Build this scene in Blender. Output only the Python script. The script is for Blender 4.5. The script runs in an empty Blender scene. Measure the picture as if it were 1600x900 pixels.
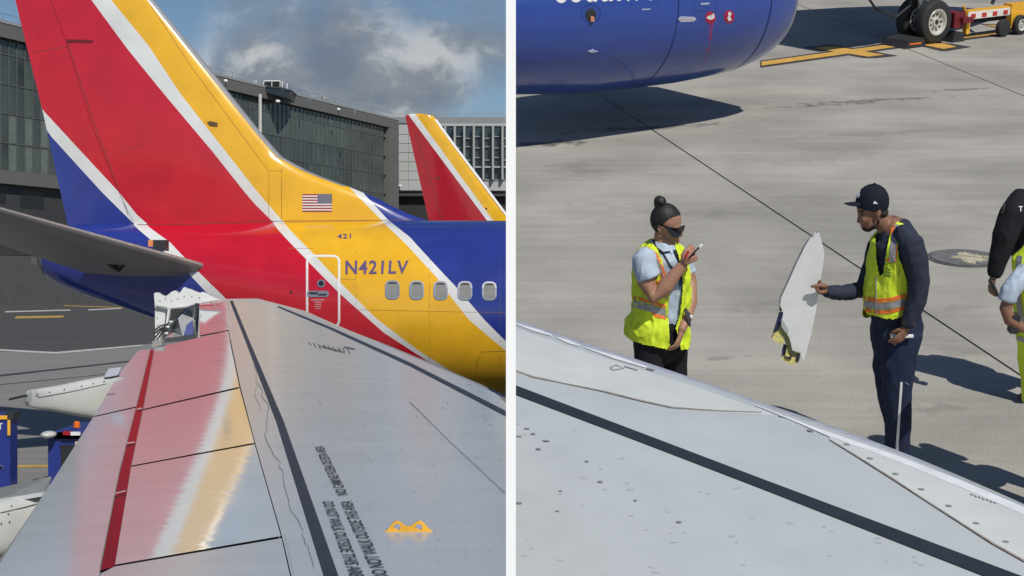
import bpy, bmesh, math, random
from mathutils import Vector, Matrix, Quaternion, noise
from mathutils.bvhtree import BVHTree
random.seed(7)
sc = bpy.context.scene
COL = sc.collection

# ------------------------------------------------------------------ camera, world, sun, exposure
FL = 2400.0                     # focal length in photograph pixels
HZ = 442.0                      # row of the level line
CH = 3.5                        # eye height above the ground by the terminal
CAM = Vector((0, 0, CH))
cd = bpy.data.cameras.new('camera'); cam = bpy.data.objects.new('camera', cd); COL.objects.link(cam)
cd.sensor_width = 36.0; cd.lens = 36.0 * FL / 1600.0
cd.shift_y = -(450 - HZ) / 1600.0
cd.clip_start = 0.1; cd.clip_end = 6000
cam.location = CAM; cam.rotation_euler = (math.radians(90), 0, 0)
sc.camera = cam
sc.view_settings.view_transform = 'Standard'; sc.view_settings.look = 'None'
sc.view_settings.gamma = 1; sc.view_settings.exposure = 0.0
SUN = Vector((0.316, -0.675, 0.669)).normalized()
sl = bpy.data.lights.new('sun', 'SUN'); sl.energy = 3.6; sl.angle = math.radians(0.53); sl.color = (1.0, 0.955, 0.88)
so = bpy.data.objects.new('sun', sl); COL.objects.link(so); so.rotation_mode = 'QUATERNION'
so.rotation_quaternion = SUN.to_track_quat('Z', 'Y'); so.location = (20, -40, 30)

W = bpy.data.worlds.new('World'); sc.world = W; W.use_nodes = True
nt = W.node_tree; nt.nodes.clear()
def N(nt, t, **kw):
    n = nt.nodes.new(t)
    for k, v in kw.items():
        if k.startswith('i_'): n.inputs[k[2:].replace('_', ' ')].default_value = v
        else: setattr(n, k, v)
    return n
def LK(nt, a, b): nt.links.new(a, b)
sky = N(nt, 'ShaderNodeTexSky', sky_type='NISHITA', sun_disc=False)
sky.sun_elevation = math.asin(SUN.z); sky.sun_rotation = math.atan2(SUN.x, SUN.y)
sky.altitude = 0; sky.air_density = 1.0; sky.dust_density = 0.15; sky.ozone_density = 5.0
bg = N(nt, 'ShaderNodeBackground'); bg.inputs[1].default_value = 0.062
LK(nt, sky.outputs[0], bg.inputs[0])
tc = N(nt, 'ShaderNodeTexCoord')
mp = N(nt, 'ShaderNodeMapping'); mp.inputs['Scale'].default_value = (1, 1, 1.45); mp.inputs['Location'].default_value = (0.13, 0.0, 0.02)
LK(nt, tc.outputs['Generated'], mp.inputs[0])
n1 = N(nt, 'ShaderNodeTexNoise', i_Scale=6.5, i_Detail=8.0, i_Roughness=0.5, i_Distortion=0.1); LK(nt, mp.outputs[0], n1.inputs['Vector'])
# a big cumulus bank stands over the terminal roof; elsewhere scattered cloud
vd = N(nt, 'ShaderNodeVectorMath', operation='SUBTRACT'); vd.inputs[1].default_value = (-0.115, 1.0, 0.142); LK(nt, tc.outputs['Generated'], vd.inputs[0])
vs = N(nt, 'ShaderNodeVectorMath', operation='MULTIPLY'); vs.inputs[1].default_value = (7.6, 1.0, 13.0); LK(nt, vd.outputs[0], vs.inputs[0])
vl = N(nt, 'ShaderNodeVectorMath', operation='LENGTH'); LK(nt, vs.outputs[0], vl.inputs[0])
bk = N(nt, 'ShaderNodeMapRange', interpolation_type='SMOOTHSTEP'); bk.inputs[1].default_value = 0.2; bk.inputs[2].default_value = 1.35; bk.inputs[3].default_value = 0.26; bk.inputs[4].default_value = -0.045
LK(nt, vl.outputs['Value'], bk.inputs[0])
ad = N(nt, 'ShaderNodeMath', operation='ADD'); LK(nt, n1.outputs[0], ad.inputs[0]); LK(nt, bk.outputs[0], ad.inputs[1])
cm = N(nt, 'ShaderNodeMapRange', interpolation_type='SMOOTHSTEP'); cm.inputs[1].default_value = 0.49; cm.inputs[2].default_value = 0.74
LK(nt, ad.outputs[0], cm.inputs[0])
mp2 = N(nt, 'ShaderNodeMapping'); mp2.inputs['Location'].default_value = (0.02, 0, -0.012); LK(nt, mp.outputs[0], mp2.inputs[0])
n2 = N(nt, 'ShaderNodeTexNoise', i_Scale=17.0, i_Detail=10.0, i_Roughness=0.58, i_Distortion=0.25); LK(nt, mp2.outputs[0], n2.inputs['Vector'])
cr = N(nt, 'ShaderNodeValToRGB'); cr.color_ramp.elements[0].position = 0.36; cr.color_ramp.elements[0].color = (0.165, 0.195, 0.25, 1)
cr.color_ramp.elements[1].position = 0.60; cr.color_ramp.elements[1].color = (0.52, 0.53, 0.54, 1)
e = cr.color_ramp.elements.new(0.49); e.color = (0.245, 0.27, 0.305, 1)
LK(nt, n2.outputs[0], cr.inputs[0])
bg2 = N(nt, 'ShaderNodeBackground'); bg2.inputs[1].default_value = 1.0; LK(nt, cr.outputs[0], bg2.inputs[0])
mx = N(nt, 'ShaderNodeMixShader'); cmf = N(nt, 'ShaderNodeMath', operation='MULTIPLY'); cmf.inputs[1].default_value = 0.93; LK(nt, cm.outputs[0], cmf.inputs[0])
LK(nt, cmf.outputs[0], mx.inputs[0]); LK(nt, bg.outputs[0], mx.inputs[1]); LK(nt, bg2.outputs[0], mx.inputs[2])
wo = N(nt, 'ShaderNodeOutputWorld'); LK(nt, mx.outputs[0], wo.inputs[0])

# ------------------------------------------------------------------ helpers
def ray(px, py): return Vector(((px - 800) / FL, 1.0, -(py - HZ) / FL))
def P(px, py, d): return CAM + ray(px, py) * d
TH = math.radians(17.8); HR = 3.82        # the sloping apron right of the divider
ROT = Matrix.Rotation(TH, 4, 'X')
RM = Matrix.Translation(CAM) @ ROT @ Matrix.Translation((0, 0, -HR))
ROTI = ROT.inverted()
def rray(px, py): return ROTI @ ray(px, py)
def RG(px, py, u=0.0):                    # pixel -> point on the apron, apron coordinates
    d = rray(px, py); t = (u - HR) / d.z
    return Vector((d.x * t, d.y * t, u))
def RV(px, py, f):                        # pixel -> point in the upright plane at distance f
    d = rray(px, py); t = f / d.y
    return Vector((d.x * t, f, HR + d.z * t))

MATS = {}
def mat(name, col, rough=0.5, metal=0.0, var=0.12, vs=4.0, bump=0.0, bs=60.0, spec=0.5, coat=0.0, ior=1.5, det=6.0, stretch=(1, 1, 1), rot=0.0, rvar=0.0):
    if name in MATS: return MATS[name]
    m = bpy.data.materials.new(name); m.use_nodes = True; t = m.node_tree; b = t.nodes['Principled BSDF']
    b.inputs['Roughness'].default_value = rough; b.inputs['Metallic'].default_value = metal
    b.inputs['Specular IOR Level'].default_value = spec; b.inputs['IOR'].default_value = ior
    b.inputs['Coat Weight'].default_value = coat; b.inputs['Coat Roughness'].default_value = 0.06
    c = N(t, 'ShaderNodeTexCoord'); mpn = N(t, 'ShaderNodeMapping'); mpn.inputs['Scale'].default_value = stretch; mpn.inputs['Rotation'].default_value = (0, 0, rot)
    LK(t, c.outputs['Object'], mpn.inputs[0])
    n = N(t, 'ShaderNodeTexNoise', i_Scale=vs, i_Detail=det, i_Roughness=0.62); LK(t, mpn.outputs[0], n.inputs['Vector'])
    mr = N(t, 'ShaderNodeMapRange'); mr.inputs[1].default_value = 0.3; mr.inputs[2].default_value = 0.7; mr.inputs[3].default_value = 1 - var; mr.inputs[4].default_value = 1 + var
    LK(t, n.outputs[0], mr.inputs[0])
    mu = N(t, 'ShaderNodeMix', data_type='RGBA', blend_type='MULTIPLY'); mu.inputs[0].default_value = 1.0
    mu.inputs['A'].default_value = (*col, 1); LK(t, mr.outputs[0], mu.inputs['B']); LK(t, mu.outputs['Result'], b.inputs['Base Color'])
    m['_mix'] = mu.name
    if rvar:
        r2 = N(t, 'ShaderNodeMapRange'); r2.inputs[1].default_value = 0.3; r2.inputs[2].default_value = 0.7; r2.inputs[3].default_value = max(0.02, rough - rvar); r2.inputs[4].default_value = rough + rvar
        LK(t, n.outputs[0], r2.inputs[0]); LK(t, r2.outputs[0], b.inputs['Roughness'])
    if bump:
        n3 = N(t, 'ShaderNodeTexNoise', i_Scale=bs, i_Detail=4.0); LK(t, mpn.outputs[0], n3.inputs['Vector'])
        bp = N(t, 'ShaderNodeBump'); bp.inputs['Strength'].default_value = 1.0; bp.inputs['Distance'].default_value = bump
        LK(t, n3.outputs[0], bp.inputs['Height']); LK(t, bp.outputs[0], b.inputs['Normal'])
    MATS[name] = m
    return m

def wmat(o):
    m = Matrix.Identity(4)
    while o is not None: m = o.matrix_basis @ m; o = o.parent
    return m
def tag(o, label=None, cat=None, group=None, kind=None):
    if label: o['label'] = label
    if cat: o['category'] = cat
    if group: o['group'] = group
    if kind: o['kind'] = kind
    return o
def empty(name, loc, label=None, cat=None, group=None, kind=None, space=None):
    o = bpy.data.objects.new(name, None); COL.objects.link(o); o.empty_display_size = 0.2
    o.matrix_basis = (space or Matrix.Identity(4)) @ Matrix.Translation(loc)
    return tag(o, label, cat, group, kind)
def mk(name, V, F, m=None, parent=None, smooth=False, space=None, me=None, idx=None):
    if space is not None: V = [space @ Vector(v) for v in V]
    else: V = [Vector(v) for v in V]
    if parent is not None:
        inv = wmat(parent).inverted(); base = None
    else:
        mn = [min(v[i] for v in V) for i in range(3)]; mxx = [max(v[i] for v in V) for i in range(3)]
        base = Vector(((mn[0] + mxx[0]) / 2, (mn[1] + mxx[1]) / 2, mn[2])); inv = Matrix.Translation(-base)
    me = bpy.data.meshes.new(name); me.from_pydata([tuple(inv @ v) for v in V], [], F); me.validate()
    bm = bmesh.new(); bm.from_mesh(me); bmesh.ops.recalc_face_normals(bm, faces=bm.faces); bm.to_mesh(me); bm.free()
    if smooth: me.shade_smooth()
    o = bpy.data.objects.new(name, me); COL.objects.link(o)
    for q in (m if isinstance(m, (list, tuple)) else [m]):
        if q: me.materials.append(q)
    if idx:
        for p, i in zip(me.polygons, idx): p.material_index = i
    if parent is not None: o.parent = parent
    else: o.location = base
    return o

class S:                                   # a soup of shapes that becomes one mesh
    def __init__(s): s.V = []; s.F = []
    def add(s, V, F):
        k = len(s.V); s.V += [Vector(v) for v in V]; s.F += [tuple(i + k for i in f) for f in F]; return s
    def box(s, a, b):
        x0, y0, z0 = a; x1, y1, z1 = b
        return s.add([(x0, y0, z0), (x1, y0, z0), (x1, y1, z0), (x0, y1, z0), (x0, y0, z1), (x1, y0, z1), (x1, y1, z1), (x0, y1, z1)],
                     [(0, 3, 2, 1), (4, 5, 6, 7), (0, 1, 5, 4), (1, 2, 6, 5), (2, 3, 7, 6), (3, 0, 4, 7)])
    def obox(s, c, ax, ay, az):
        c = Vector(c); V = []
        for k in (-1, 1):
            for i, j in ((-1, -1), (1, -1), (1, 1), (-1, 1)): V.append(c + Vector(ax) * i + Vector(ay) * j + Vector(az) * k)
        return s.add(V, [(0, 3, 2, 1), (4, 5, 6, 7), (0, 1, 5, 4), (1, 2, 6, 5), (2, 3, 7, 6), (3, 0, 4, 7)])
    def loft(s, rings, cap=True, closed=False):
        n = len(rings[0]); V = [v for r in rings for v in r]; F = []
        m = len(rings)
        for i in range(m if closed else m - 1):
            for j in range(n):
                a = i * n + j; b = i * n + (j + 1) % n; i2 = (i + 1) % m
                F.append((a, b, i2 * n + (j + 1) % n, i2 * n + j))
        if cap and not closed: F.append(tuple(range(n))[::-1]); F.append(tuple(range((m - 1) * n, m * n)))
        return s.add(V, F)
    def tube(s, pts, rad, n=10, up=(0, 0, 1), cap=True, round_=False):
        pts = [Vector(p) for p in pts]
        if not isinstance(rad, (list, tuple)): rad = [rad] * len(pts)
        rings = []
        def fr(i):
            a = pts[max(0, i - 1)]; b = pts[min(len(pts) - 1, i + 1)]; t = (b - a).normalized()
            u = Vector(up); sd = t.cross(u)
            if sd.length < 1e-3: sd = t.cross(Vector((0, 1, 0)))
            sd.normalize(); return t, sd, sd.cross(t).normalized()
        def ring(c, sd, uu, r):
            rx, ry = r if isinstance(r, (list, tuple)) else (r, r)
            return [c + sd * (rx * math.cos(2 * math.pi * k / n)) + uu * (ry * math.sin(2 * math.pi * k / n)) for k in range(n)]
        def sc_(r, f): return tuple(q * f for q in r) if isinstance(r, (list, tuple)) else r * f
        def mxr(r): return max(r) if isinstance(r, (list, tuple)) else r
        for i, p in enumerate(pts):
            t, sd, uu = fr(i)
            if round_ and i == 0:
                for a in (0.9, 0.6): rings.append(ring(p - t * mxr(rad[0]) * a, sd, uu, sc_(rad[0], math.sqrt(1 - a * a))))
            rings.append(ring(p, sd, uu, rad[i]))
            if round_ and i == len(pts) - 1:
                for a in (0.6, 0.9): rings.append(ring(p + t * mxr(rad[-1]) * a, sd, uu, sc_(rad[-1], math.sqrt(1 - a * a))))
        return s.loft(rings, cap)
    def ell(s, c, r, M=None, nu=16, nv=10):
        c = Vector(c); rings = []
        for i in range(1, nv):
            a = math.pi * i / nv; ring = []
            for j in range(nu):
                b = 2 * math.pi * j / nu
                v = Vector((r[0] * math.sin(a) * math.cos(b), r[1] * math.sin(a) * math.sin(b), r[2] * math.cos(a)))
                ring.append(c + (M @ v if M else v))
            rings.append(ring)
        return s.loft(rings)
    def prism(s, poly, axis):                # poly of 3-D points pushed along axis
        n = len(poly); V = [Vector(p) for p in poly] + [Vector(p) + Vector(axis) for p in poly]
        F = [tuple(range(n))[::-1], tuple(range(n, 2 * n))] + [(i, (i + 1) % n, n + (i + 1) % n, n + i) for i in range(n)]
        return s.add(V, F)
    def make(s, name, m, parent=None, smooth=False, space=None): return mk(name, s.V, s.F, m, parent, smooth, space)

def autosmooth(o, ang=35):
    me = o.data; me.shade_smooth()
    bm = bmesh.new(); bm.from_mesh(me)
    for e in bm.edges:
        if len(e.link_faces) == 2 and e.calc_face_angle(0) > math.radians(ang): e.smooth = False
    bm.to_mesh(me); bm.free(); return o

def cells(polys, cell):
    out = []
    for poly in polys:
        bm = bmesh.new()
        try: f = bm.faces.new([bm.verts.new((p[0], p[1], 0)) for p in poly])
        except Exception: bm.free(); continue
        xs = [p[0] for p in poly]; ys = [p[1] for p in poly]
        bmesh.ops.triangulate(bm, faces=bm.faces[:])
        for ax, lo, hi in ((0, min(xs), max(xs)), (1, min(ys), max(ys))):
            k = math.floor(lo / cell) + 1
            while k * cell < hi:
                co = [0, 0, 0]; co[ax] = k * cell; no = [0, 0, 0]; no[ax] = 1
                bmesh.ops.bisect_plane(bm, geom=bm.verts[:] + bm.edges[:] + bm.faces[:], plane_co=co, plane_no=no, dist=1e-5)
                k += 1
        bm.verts.index_update()
        V = [(v.co.x, v.co.y) for v in bm.verts]; F = [tuple(v.index for v in f.verts) for f in bm.faces]
        B = [(e.verts[0].index, e.verts[1].index) for e in bm.edges if len(e.link_faces) == 1]
        bm.free(); out.append((V, F, B))
    return out
def decal(name, polys, hit, off, m, parent, cell=14, skirt=True, smooth=True):
    s = S()
    for V, F, B in cells(polys, cell):
        H = [hit(x, y) for x, y in V]
        k = len(s.V); good = [h is not None for h in H]
        s.V += [(h[0] + h[1] * off) if h else Vector((0, 0, 0)) for h in H]
        s.F += [tuple(i + k for i in f) for f in F if all(good[i] for i in f)]
        if skirt:
            for a, b in B:
                if good[a] and good[b]:
                    q = len(s.V); s.V += [H[a][0] + H[a][1] * off, H[b][0] + H[b][1] * off, H[b][0] - H[b][1] * .002, H[a][0] - H[a][1] * .002]
                    s.F.append((q, q + 1, q + 2, q + 3))
    # drop unused verts
    used = sorted({i for f in s.F for i in f}); mp_ = {o: i for i, o in enumerate(used)}
    if not used: print('EMPTY DECAL', name); return None
    return mk(name, [s.V[i] for i in used], [tuple(mp_[i] for i in f) for f in s.F], m, parent, False)
def ribbon(pts, w, closed=False):
    pts = [Vector((p[0], p[1])) for p in pts]; n = len(pts); ws = w if isinstance(w, (list, tuple)) else [w] * n; L = []; R = []
    for i in range(n):
        a = pts[(i - 1) % n] if closed else pts[max(0, i - 1)]; b = pts[(i + 1) % n] if closed else pts[min(n - 1, i + 1)]
        t = (b - a).normalized(); q = Vector((-t.y, t.x)) * ws[i] / 2; L.append(pts[i] + q); R.append(pts[i] - q)
    return [[tuple(L[i]), tuple(L[(i + 1) % n]), tuple(R[(i + 1) % n]), tuple(R[i])] for i in range(n if closed else n - 1)]
def rrect(x0, y0, x1, y1, r, n=4):
    out = []
    for cx, cy, a0 in ((x1 - r, y1 - r, 0), (x0 + r, y1 - r, 90), (x0 + r, y0 + r, 180), (x1 - r, y0 + r, 270)):
        for k in range(n + 1):
            a = math.radians(a0 + 90 * k / n); out.append((cx + r * math.cos(a), cy + r * math.sin(a)))
    return out
def disc(cx, cy, rx, ry=None, n=18, rot=0):
    ry = ry or rx; o = []
    for k in range(n):
        a = 2 * math.pi * k / n; x = rx * math.cos(a); y = ry * math.sin(a)
        o.append((cx + x * math.cos(rot) - y * math.sin(rot), cy + x * math.sin(rot) + y * math.cos(rot)))
    return o
def bvh_of(objs):
    V = []; F = []
    for o in objs:
        M = wmat(o); k = len(V); V += [M @ v.co for v in o.data.vertices]; F += [tuple(i + k for i in p.vertices) for p in o.data.polygons]
    return BVHTree.FromPolygons(V, F)
def hitter(bvh, maxd=200.0):
    def h(px, py):
        d = ray(px, py).normalized(); r = bvh.ray_cast(CAM, d, maxd)
        if r[0] is None: return None
        n = r[1] if r[1].dot(d) < 0 else -r[1]
        return r[0], n
    return h
_tc = {}
def text2d(txt, bold=0.0, spacing=1.0):    # returns faces of the string, scaled to 0..1 both ways
    c = bpy.data.curves.new('t', 'FONT'); c.body = txt; c.offset = bold; c.space_character = spacing; c.resolution_u = 3
    o = bpy.data.objects.new('t', c); COL.objects.link(o)
    dg = bpy.context.evaluated_depsgraph_get(); me = bpy.data.meshes.new_from_object(o.evaluated_get(dg))
    bm = bmesh.new(); bm.from_mesh(me); hh = max(v.co.y for v in bm.verts)
    for k in range(1, 7): bmesh.ops.bisect_plane(bm, geom=bm.verts[:] + bm.edges[:] + bm.faces[:], plane_co=(0, hh * k / 7 + .0013, 0), plane_no=(0, 1, 0), dist=1e-6)
    bm.to_mesh(me); bm.free()
    V = [(v.co.x, v.co.y) for v in me.vertices]; F = [tuple(p.vertices) for p in me.polygons]
    bpy.data.objects.remove(o); bpy.data.curves.remove(c); bpy.data.meshes.remove(me)
    x0 = min(v[0] for v in V); x1 = max(v[0] for v in V); y0 = 0.0; y1 = max(v[1] for v in V)
    return [((x - x0) / (x1 - x0), (y - y0) / (y1 - y0)) for x, y in V], F
def text_px(name, txt, quad, hit, off, m, parent, bold=0.0, spacing=1.0):
    # quad: pixels of bottom-left, bottom-right, top-left, top-right of the lettering
    V, F = text2d(txt, bold, spacing); bl, br, tl, tr = [Vector(q) for q in quad]; out = []; ok = []
    for u, v in V:
        p = (bl * (1 - u) + br * u) * (1 - v) + (tl * (1 - u) + tr * u) * v
        h = hit(p.x, p.y); ok.append(h is not None); out.append(h[0] + h[1] * off if h else Vector((0, 0, 0)))
    F = [f for f in F if all(ok[i] for i in f)]
    used = sorted({i for f in F for i in f}); mp_ = {o: i for i, o in enumerate(used)}
    if not used: print('EMPTY TEXT', name); return None
    return mk(name, [out[i] for i in used], [tuple(mp_[i] for i in f) for f in F], m, parent)
def fuse(name, s, m, parent, space=None, voxel=0.008, smooth_it=4, wr=0.0, wf=14.0, cut=None, dirn=None):
    tmp = mk('tmp', s.V, s.F, None, None)
    loc = tmp.location.copy()
    rm = tmp.modifiers.new('r', 'REMESH'); rm.mode = 'VOXEL'; rm.voxel_size = voxel; rm.use_smooth_shade = True
    sm = tmp.modifiers.new('s', 'SMOOTH'); sm.iterations = smooth_it; sm.factor = 0.5
    dg = bpy.context.evaluated_depsgraph_get(); dg.update()
    me = bpy.data.meshes.new_from_object(tmp.evaluated_get(dg))
    bpy.data.objects.remove(tmp)
    V = [v.co + loc for v in me.vertices]; NR = [v.normal.copy() for v in me.vertices]
    if wr:
        for i, v in enumerate(V):
            q = Vector((v.x * wf, v.y * wf, v.z * wf * 0.55))
            a = noise.noise(q + Vector((3.1, 0, 0))) + 0.5 * noise.noise(q * 2.3)
            V[i] = v + NR[i] * wr * (1 - 2.2 * abs(a))
    F = [tuple(p.vertices) for p in me.polygons]
    if cut: F = [f for f in F if not cut(sum((V[i] for i in f), Vector()) / len(f))]
    bpy.data.meshes.remove(me)
    if cut:
        used = sorted({i for f in F for i in f}); mp_ = {o: i for i, o in enumerate(used)}
        V = [V[i] for i in used]; F = [tuple(mp_[i] for i in f) for f in F]
    return mk(name, V, F, m, parent, True, space)
def interp(pts, x):
    if x <= pts[0][0]: return pts[0][1] + (x - pts[0][0]) * (pts[1][1] - pts[0][1]) / (pts[1][0] - pts[0][0])
    for a, b in zip(pts, pts[1:]):
        if x <= b[0]: return a[1] + (x - a[0]) * (b[1] - a[1]) / (b[0] - a[0])
    a, b = pts[-2], pts[-1]; return b[1] + (x - b[0]) * (b[1] - a[1]) / (b[0] - a[0])
def sinterp(pts, x):                        # smooth (Catmull-Rom) version
    if x <= pts[0][0] or x >= pts[-1][0]: return interp(pts, x)
    for i in range(len(pts) - 1):
        if x <= pts[i + 1][0]:
            x0, y0 = pts[i]; x1, y1 = pts[i + 1]; h = x1 - x0; t = (x - x0) / h
            m0 = (y1 - pts[i - 1][1]) / (x1 - pts[i - 1][0]) if i else (y1 - y0) / h
            m1 = (pts[i + 2][1] - y0) / (pts[i + 2][0] - x0) if i + 2 < len(pts) else (y1 - y0) / h
            return (2*t**3-3*t*t+1)*y0 + (t**3-2*t*t+t)*h*m0 + (-2*t**3+3*t*t)*y1 + (t**3-t*t)*h*m1

# ------------------------------------------------------------------ materials of the terminal side
def principled(m): return m.node_tree.nodes['Principled BSDF']
RED = (0.56, 0.010, 0.028); YEL = (0.82, 0.45, 0.020); WHT = (0.72, 0.73, 0.72); BLU = (0.024, 0.042, 0.26)
M_white = mat('white_paint', (0.78, 0.79, 0.78), 0.3, var=0.05)
M_metal = mat('bare_metal', (0.55, 0.56, 0.58), 0.3, metal=0.85, var=0.06, vs=3)
M_dark = mat('dark_rubber', (0.025, 0.027, 0.03), 0.6)
M_black = mat('black_strip_paint', (0.022, 0.027, 0.036), 0.45, var=0.2, vs=6)
M_navytext = mat('lettering_paint', (0.12, 0.08, 0.20), 0.35)
M_inkdark = mat('stencil_ink', (0.05, 0.06, 0.07), 0.6, var=0.5, vs=40)
M_glass = mat('dark_glass', (0.02, 0.024, 0.026), 0.05, spec=0.8)
M_orange = mat('beacon_orange', (0.75, 0.16, 0.02), 0.3)
M_yellow = mat('safety_yellow', (0.80, 0.42, 0.03), 0.4, var=0.15, vs=20)
M_cream = mat('cream_panel', (0.60, 0.48, 0.30), 0.6)
M_gse = mat('blue_equipment_paint', (0.018, 0.035, 0.22), 0.4, var=0.2, vs=5)

# ------------------------------------------------------------------ level ground, far apron and its paint
M_conc = mat('pale_concrete', (0.235, 0.228, 0.215), 0.85, var=0.20, vs=0.6, bump=0.004, bs=25, stretch=(0.5, 3, 1), rot=-0.2, det=9)
M_asph = mat('asphalt', (0.070, 0.069, 0.066), 0.9, var=0.28, vs=0.35, bump=0.01, bs=20, stretch=(0.25, 3, 1), det=9)
g = mk('ground', [(-3000, -300, 0), (3000, -300, 0), (3000, 4500, 0), (-3000, 4500, 0)], [(0, 1, 2, 3)], M_conc); tag(g, kind='structure')
def LG(px, py, z=0.0):
    r = ray(px, py); t = (z - CH) / r.z; return CAM + r * t
def ground_patch(name, pix, m, z, kind='structure'):
    o = mk(name, [LG(x, y, z) for x, y in pix], [tuple(range(len(pix)))], m); return tag(o, kind=kind)
ground_patch('taxiway', [(-900, 548), (0, 549), (88, 552), (230, 541), (520, 520), (800, 508), (800, 452), (0, 466), (-700, 480)], M_asph, .004)
M_lineW = mat('white_line_paint', (0.55, 0.54, 0.50), 0.8, var=0.3, vs=3); M_lineY = mat('yellow_line_paint', (0.50, 0.33, 0.07), 0.8, var=0.25, vs=3)
M_joint = mat('joint_seal', (0.045, 0.043, 0.05), 0.8)
for nm, px_, m_ in (('painted_line', [(8, 486.2), (110, 483.6), (110, 485.2), (8, 488)], M_lineW), ('painted_line', [(100, 477), (192, 480), (192, 481), (100, 478)], M_lineY),
                    ('painted_line', [(138, 483.3), (190, 481), (190, 482.4), (138, 485)], M_lineW), ('painted_line', [(26, 494.2), (101, 493), (98, 496), (22, 497.6)], M_lineY),
                    ('painted_line', [(-300, 540), (0, 545.5), (86, 550), (240, 537), (240, 539), (88, 552.6), (0, 548), (-300, 542)], M_lineW),
                    ('joint_seal', [(-300, 600), (0, 585.4), (220, 561.5), (220, 563.4), (0, 588.2), (-300, 603)], M_joint),
                    ('joint_seal', [(-300, 626), (0, 600.5), (200, 581), (200, 581.7), (0, 601.3), (-300, 627)], M_joint),
                    ('painted_line', [(-100, 727.5), (90, 726), (90, 730), (-100, 731.5)], M_lineY)):
    ground_patch(nm, px_, m_, .008)

# ------------------------------------------------------------------ terminal
TD = 240.0; TX = -80.0; TS = 0.354; tl = math.hypot(TS, 1)
TDIR = Vector((TS, 1, 0)) / tl; TN = Vector((TDIR.y, -TDIR.x, 0))      # along the wall, out of the wall
TB = Vector((TX, TD, 0))
def TW(s, z, o=0.0): return TB + TDIR * s + TN * o + Vector((0, 0, z))
def zpx(y): return CH + (HZ - y) / FL * TD
LEN = 0
def s_of_px(px):
    k = (px - 800) / FL   # (TX + TDIR.x s) / (TD + TDIR.y s) = k
    return (k * TD - TX) / (TDIR.x - k * TDIR.y)
S1 = s_of_px(614)
term = empty('terminal_building', TW(40, 0), 'long grey terminal with tall dark glass curtain wall behind the red airliner tail', 'building')
M_facade = mat('facade_grey', (0.135, 0.133, 0.125), 0.6, var=0.05, vs=0.3); M_facdk = mat('facade_dark', (0.045, 0.046, 0.048), 0.7, var=0.15, vs=0.5)
M_block = mat('grey_block', (0.085, 0.086, 0.087), 0.85, var=0.12, vs=1.0)
M_mull = mat('mullion_metal', (0.105, 0.11, 0.10), 0.45, var=0.05)
M_roof = mat('roof_metal', (0.30, 0.31, 0.31), 0.5)
zt, zg, zb, zl = zpx(37), zpx(59), zpx(266), zpx(287)
def wallbox(name, s0, s1, z0, z1, o0, o1, m, parent=term):
    s = S(); a = [TW(s0, z0, o0), TW(s1, z0, o0), TW(s1, z0, o1), TW(s0, z0, o1)]; up = Vector((0, 0, z1 - z0))
    s.add(a + [v + up for v in a], [(0, 1, 2, 3), (7, 6, 5, 4), (0, 4, 5, 1), (1, 5, 6, 2), (2, 6, 7, 3), (3, 7, 4, 0)])
    return s.make(name, m, parent)
wallbox('fascia', -40, S1 + 1.6, zg, zt, -22, 0.9, M_facade)
wallbox('roof', -40, S1 + 1.7, zt + .003, zt + 0.5, -22, 1.0, M_roof)
wallbox('ledge', -40, S1 + 1.6, zl, zb - .01, -22, 0.9, M_facade)
wallbox('corner_pier', S1 - 4.2, S1 + 1.59, 0, zg - .01, -2.0, 0.88, M_facade)
wallbox('back_wall', -40, S1 - 4.3, zb, zg, -22, -0.6, M_facdk)
wallbox('lower_wall', -40, S1 - 4.3, zpx(398), zl - .01, -22, -0.3, M_facdk)
wallbox('base_wall', -60, S1 - 4.3, 0, zpx(399), -22, 0.6, M_block)
sp = 2.02; rows = [266, 222, 176, 130, 83, 59]; zr = [zpx(y) for y in rows]
gm = [mat('pane_glass_a', (0.045, 0.054, 0.050), 0.10, var=0.5, vs=0.15, spec=0.6), mat('pane_glass_b', (0.058, 0.070, 0.064), 0.13, var=0.4, vs=0.15, spec=0.6), mat('pane_glass_c', (0.075, 0.095, 0.082), 0.16, var=0.3, vs=0.2, spec=0.6)]
M_curt = mat('pale_curtain', (0.14, 0.17, 0.155), 0.5, var=0.2, vs=0.8)
s = -8.0; k = 0; hid = S(); nvis = 0
qpane = {}
while s + sp < S1 - 4.3:
    pxm = 800 + FL * (TX + TDIR.x * s) / (TD + TDIR.y * s)
    vis = pxm < 112 or pxm > 338
    for r in range(5):
        z0, z1 = zr[r] + .12, zr[r + 1] - .12
        if r == 4: z1 -= .1
        a = [TW(s + .12, z0, -.05), TW(s + sp - .12, z0, -.05), TW(s + sp - .12, z1, -.05), TW(s + .12, z1, -.05)]
        if vis:
            m_ = gm[2] if random.random() < .12 else gm[random.randint(0, 1)]
            if pxm > 545: m_ = gm[2]
            elif r == 3 and pxm > 400: m_ = gm[2]
            if pxm < 70 and r < 2 and k % 2: m_ = M_curt
            o = mk('pane', a, [(0, 1, 2, 3)], m_, term); nvis += 1
        else: hid.add(a, [(0, 1, 2, 3)])
    if vis: wallbox('mullion', s - .075, s + .075, zb, zg, -.5, .09, M_mull)
    s += sp; k += 1
tag(hid.make('glazing_panel', gm[0], term), kind='stuff')
for z in zr[1:-1]: wallbox('transom', -8, S1 - 4.2, z - .09, z + .09, -.5, .06, M_mull)
# roofline kit
for i in range(int((S1 + 8) / 4.2)):
    wallbox('railing_post', -7.5 + i * 4.2, -7.42 + i * 4.2, zt + .5, zt + 1.7, -.3, -.22, M_metal)
wallbox('railing', -8, S1 + 1, zt + 1.7, zt + 1.78, -.3, -.22, M_metal)
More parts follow.
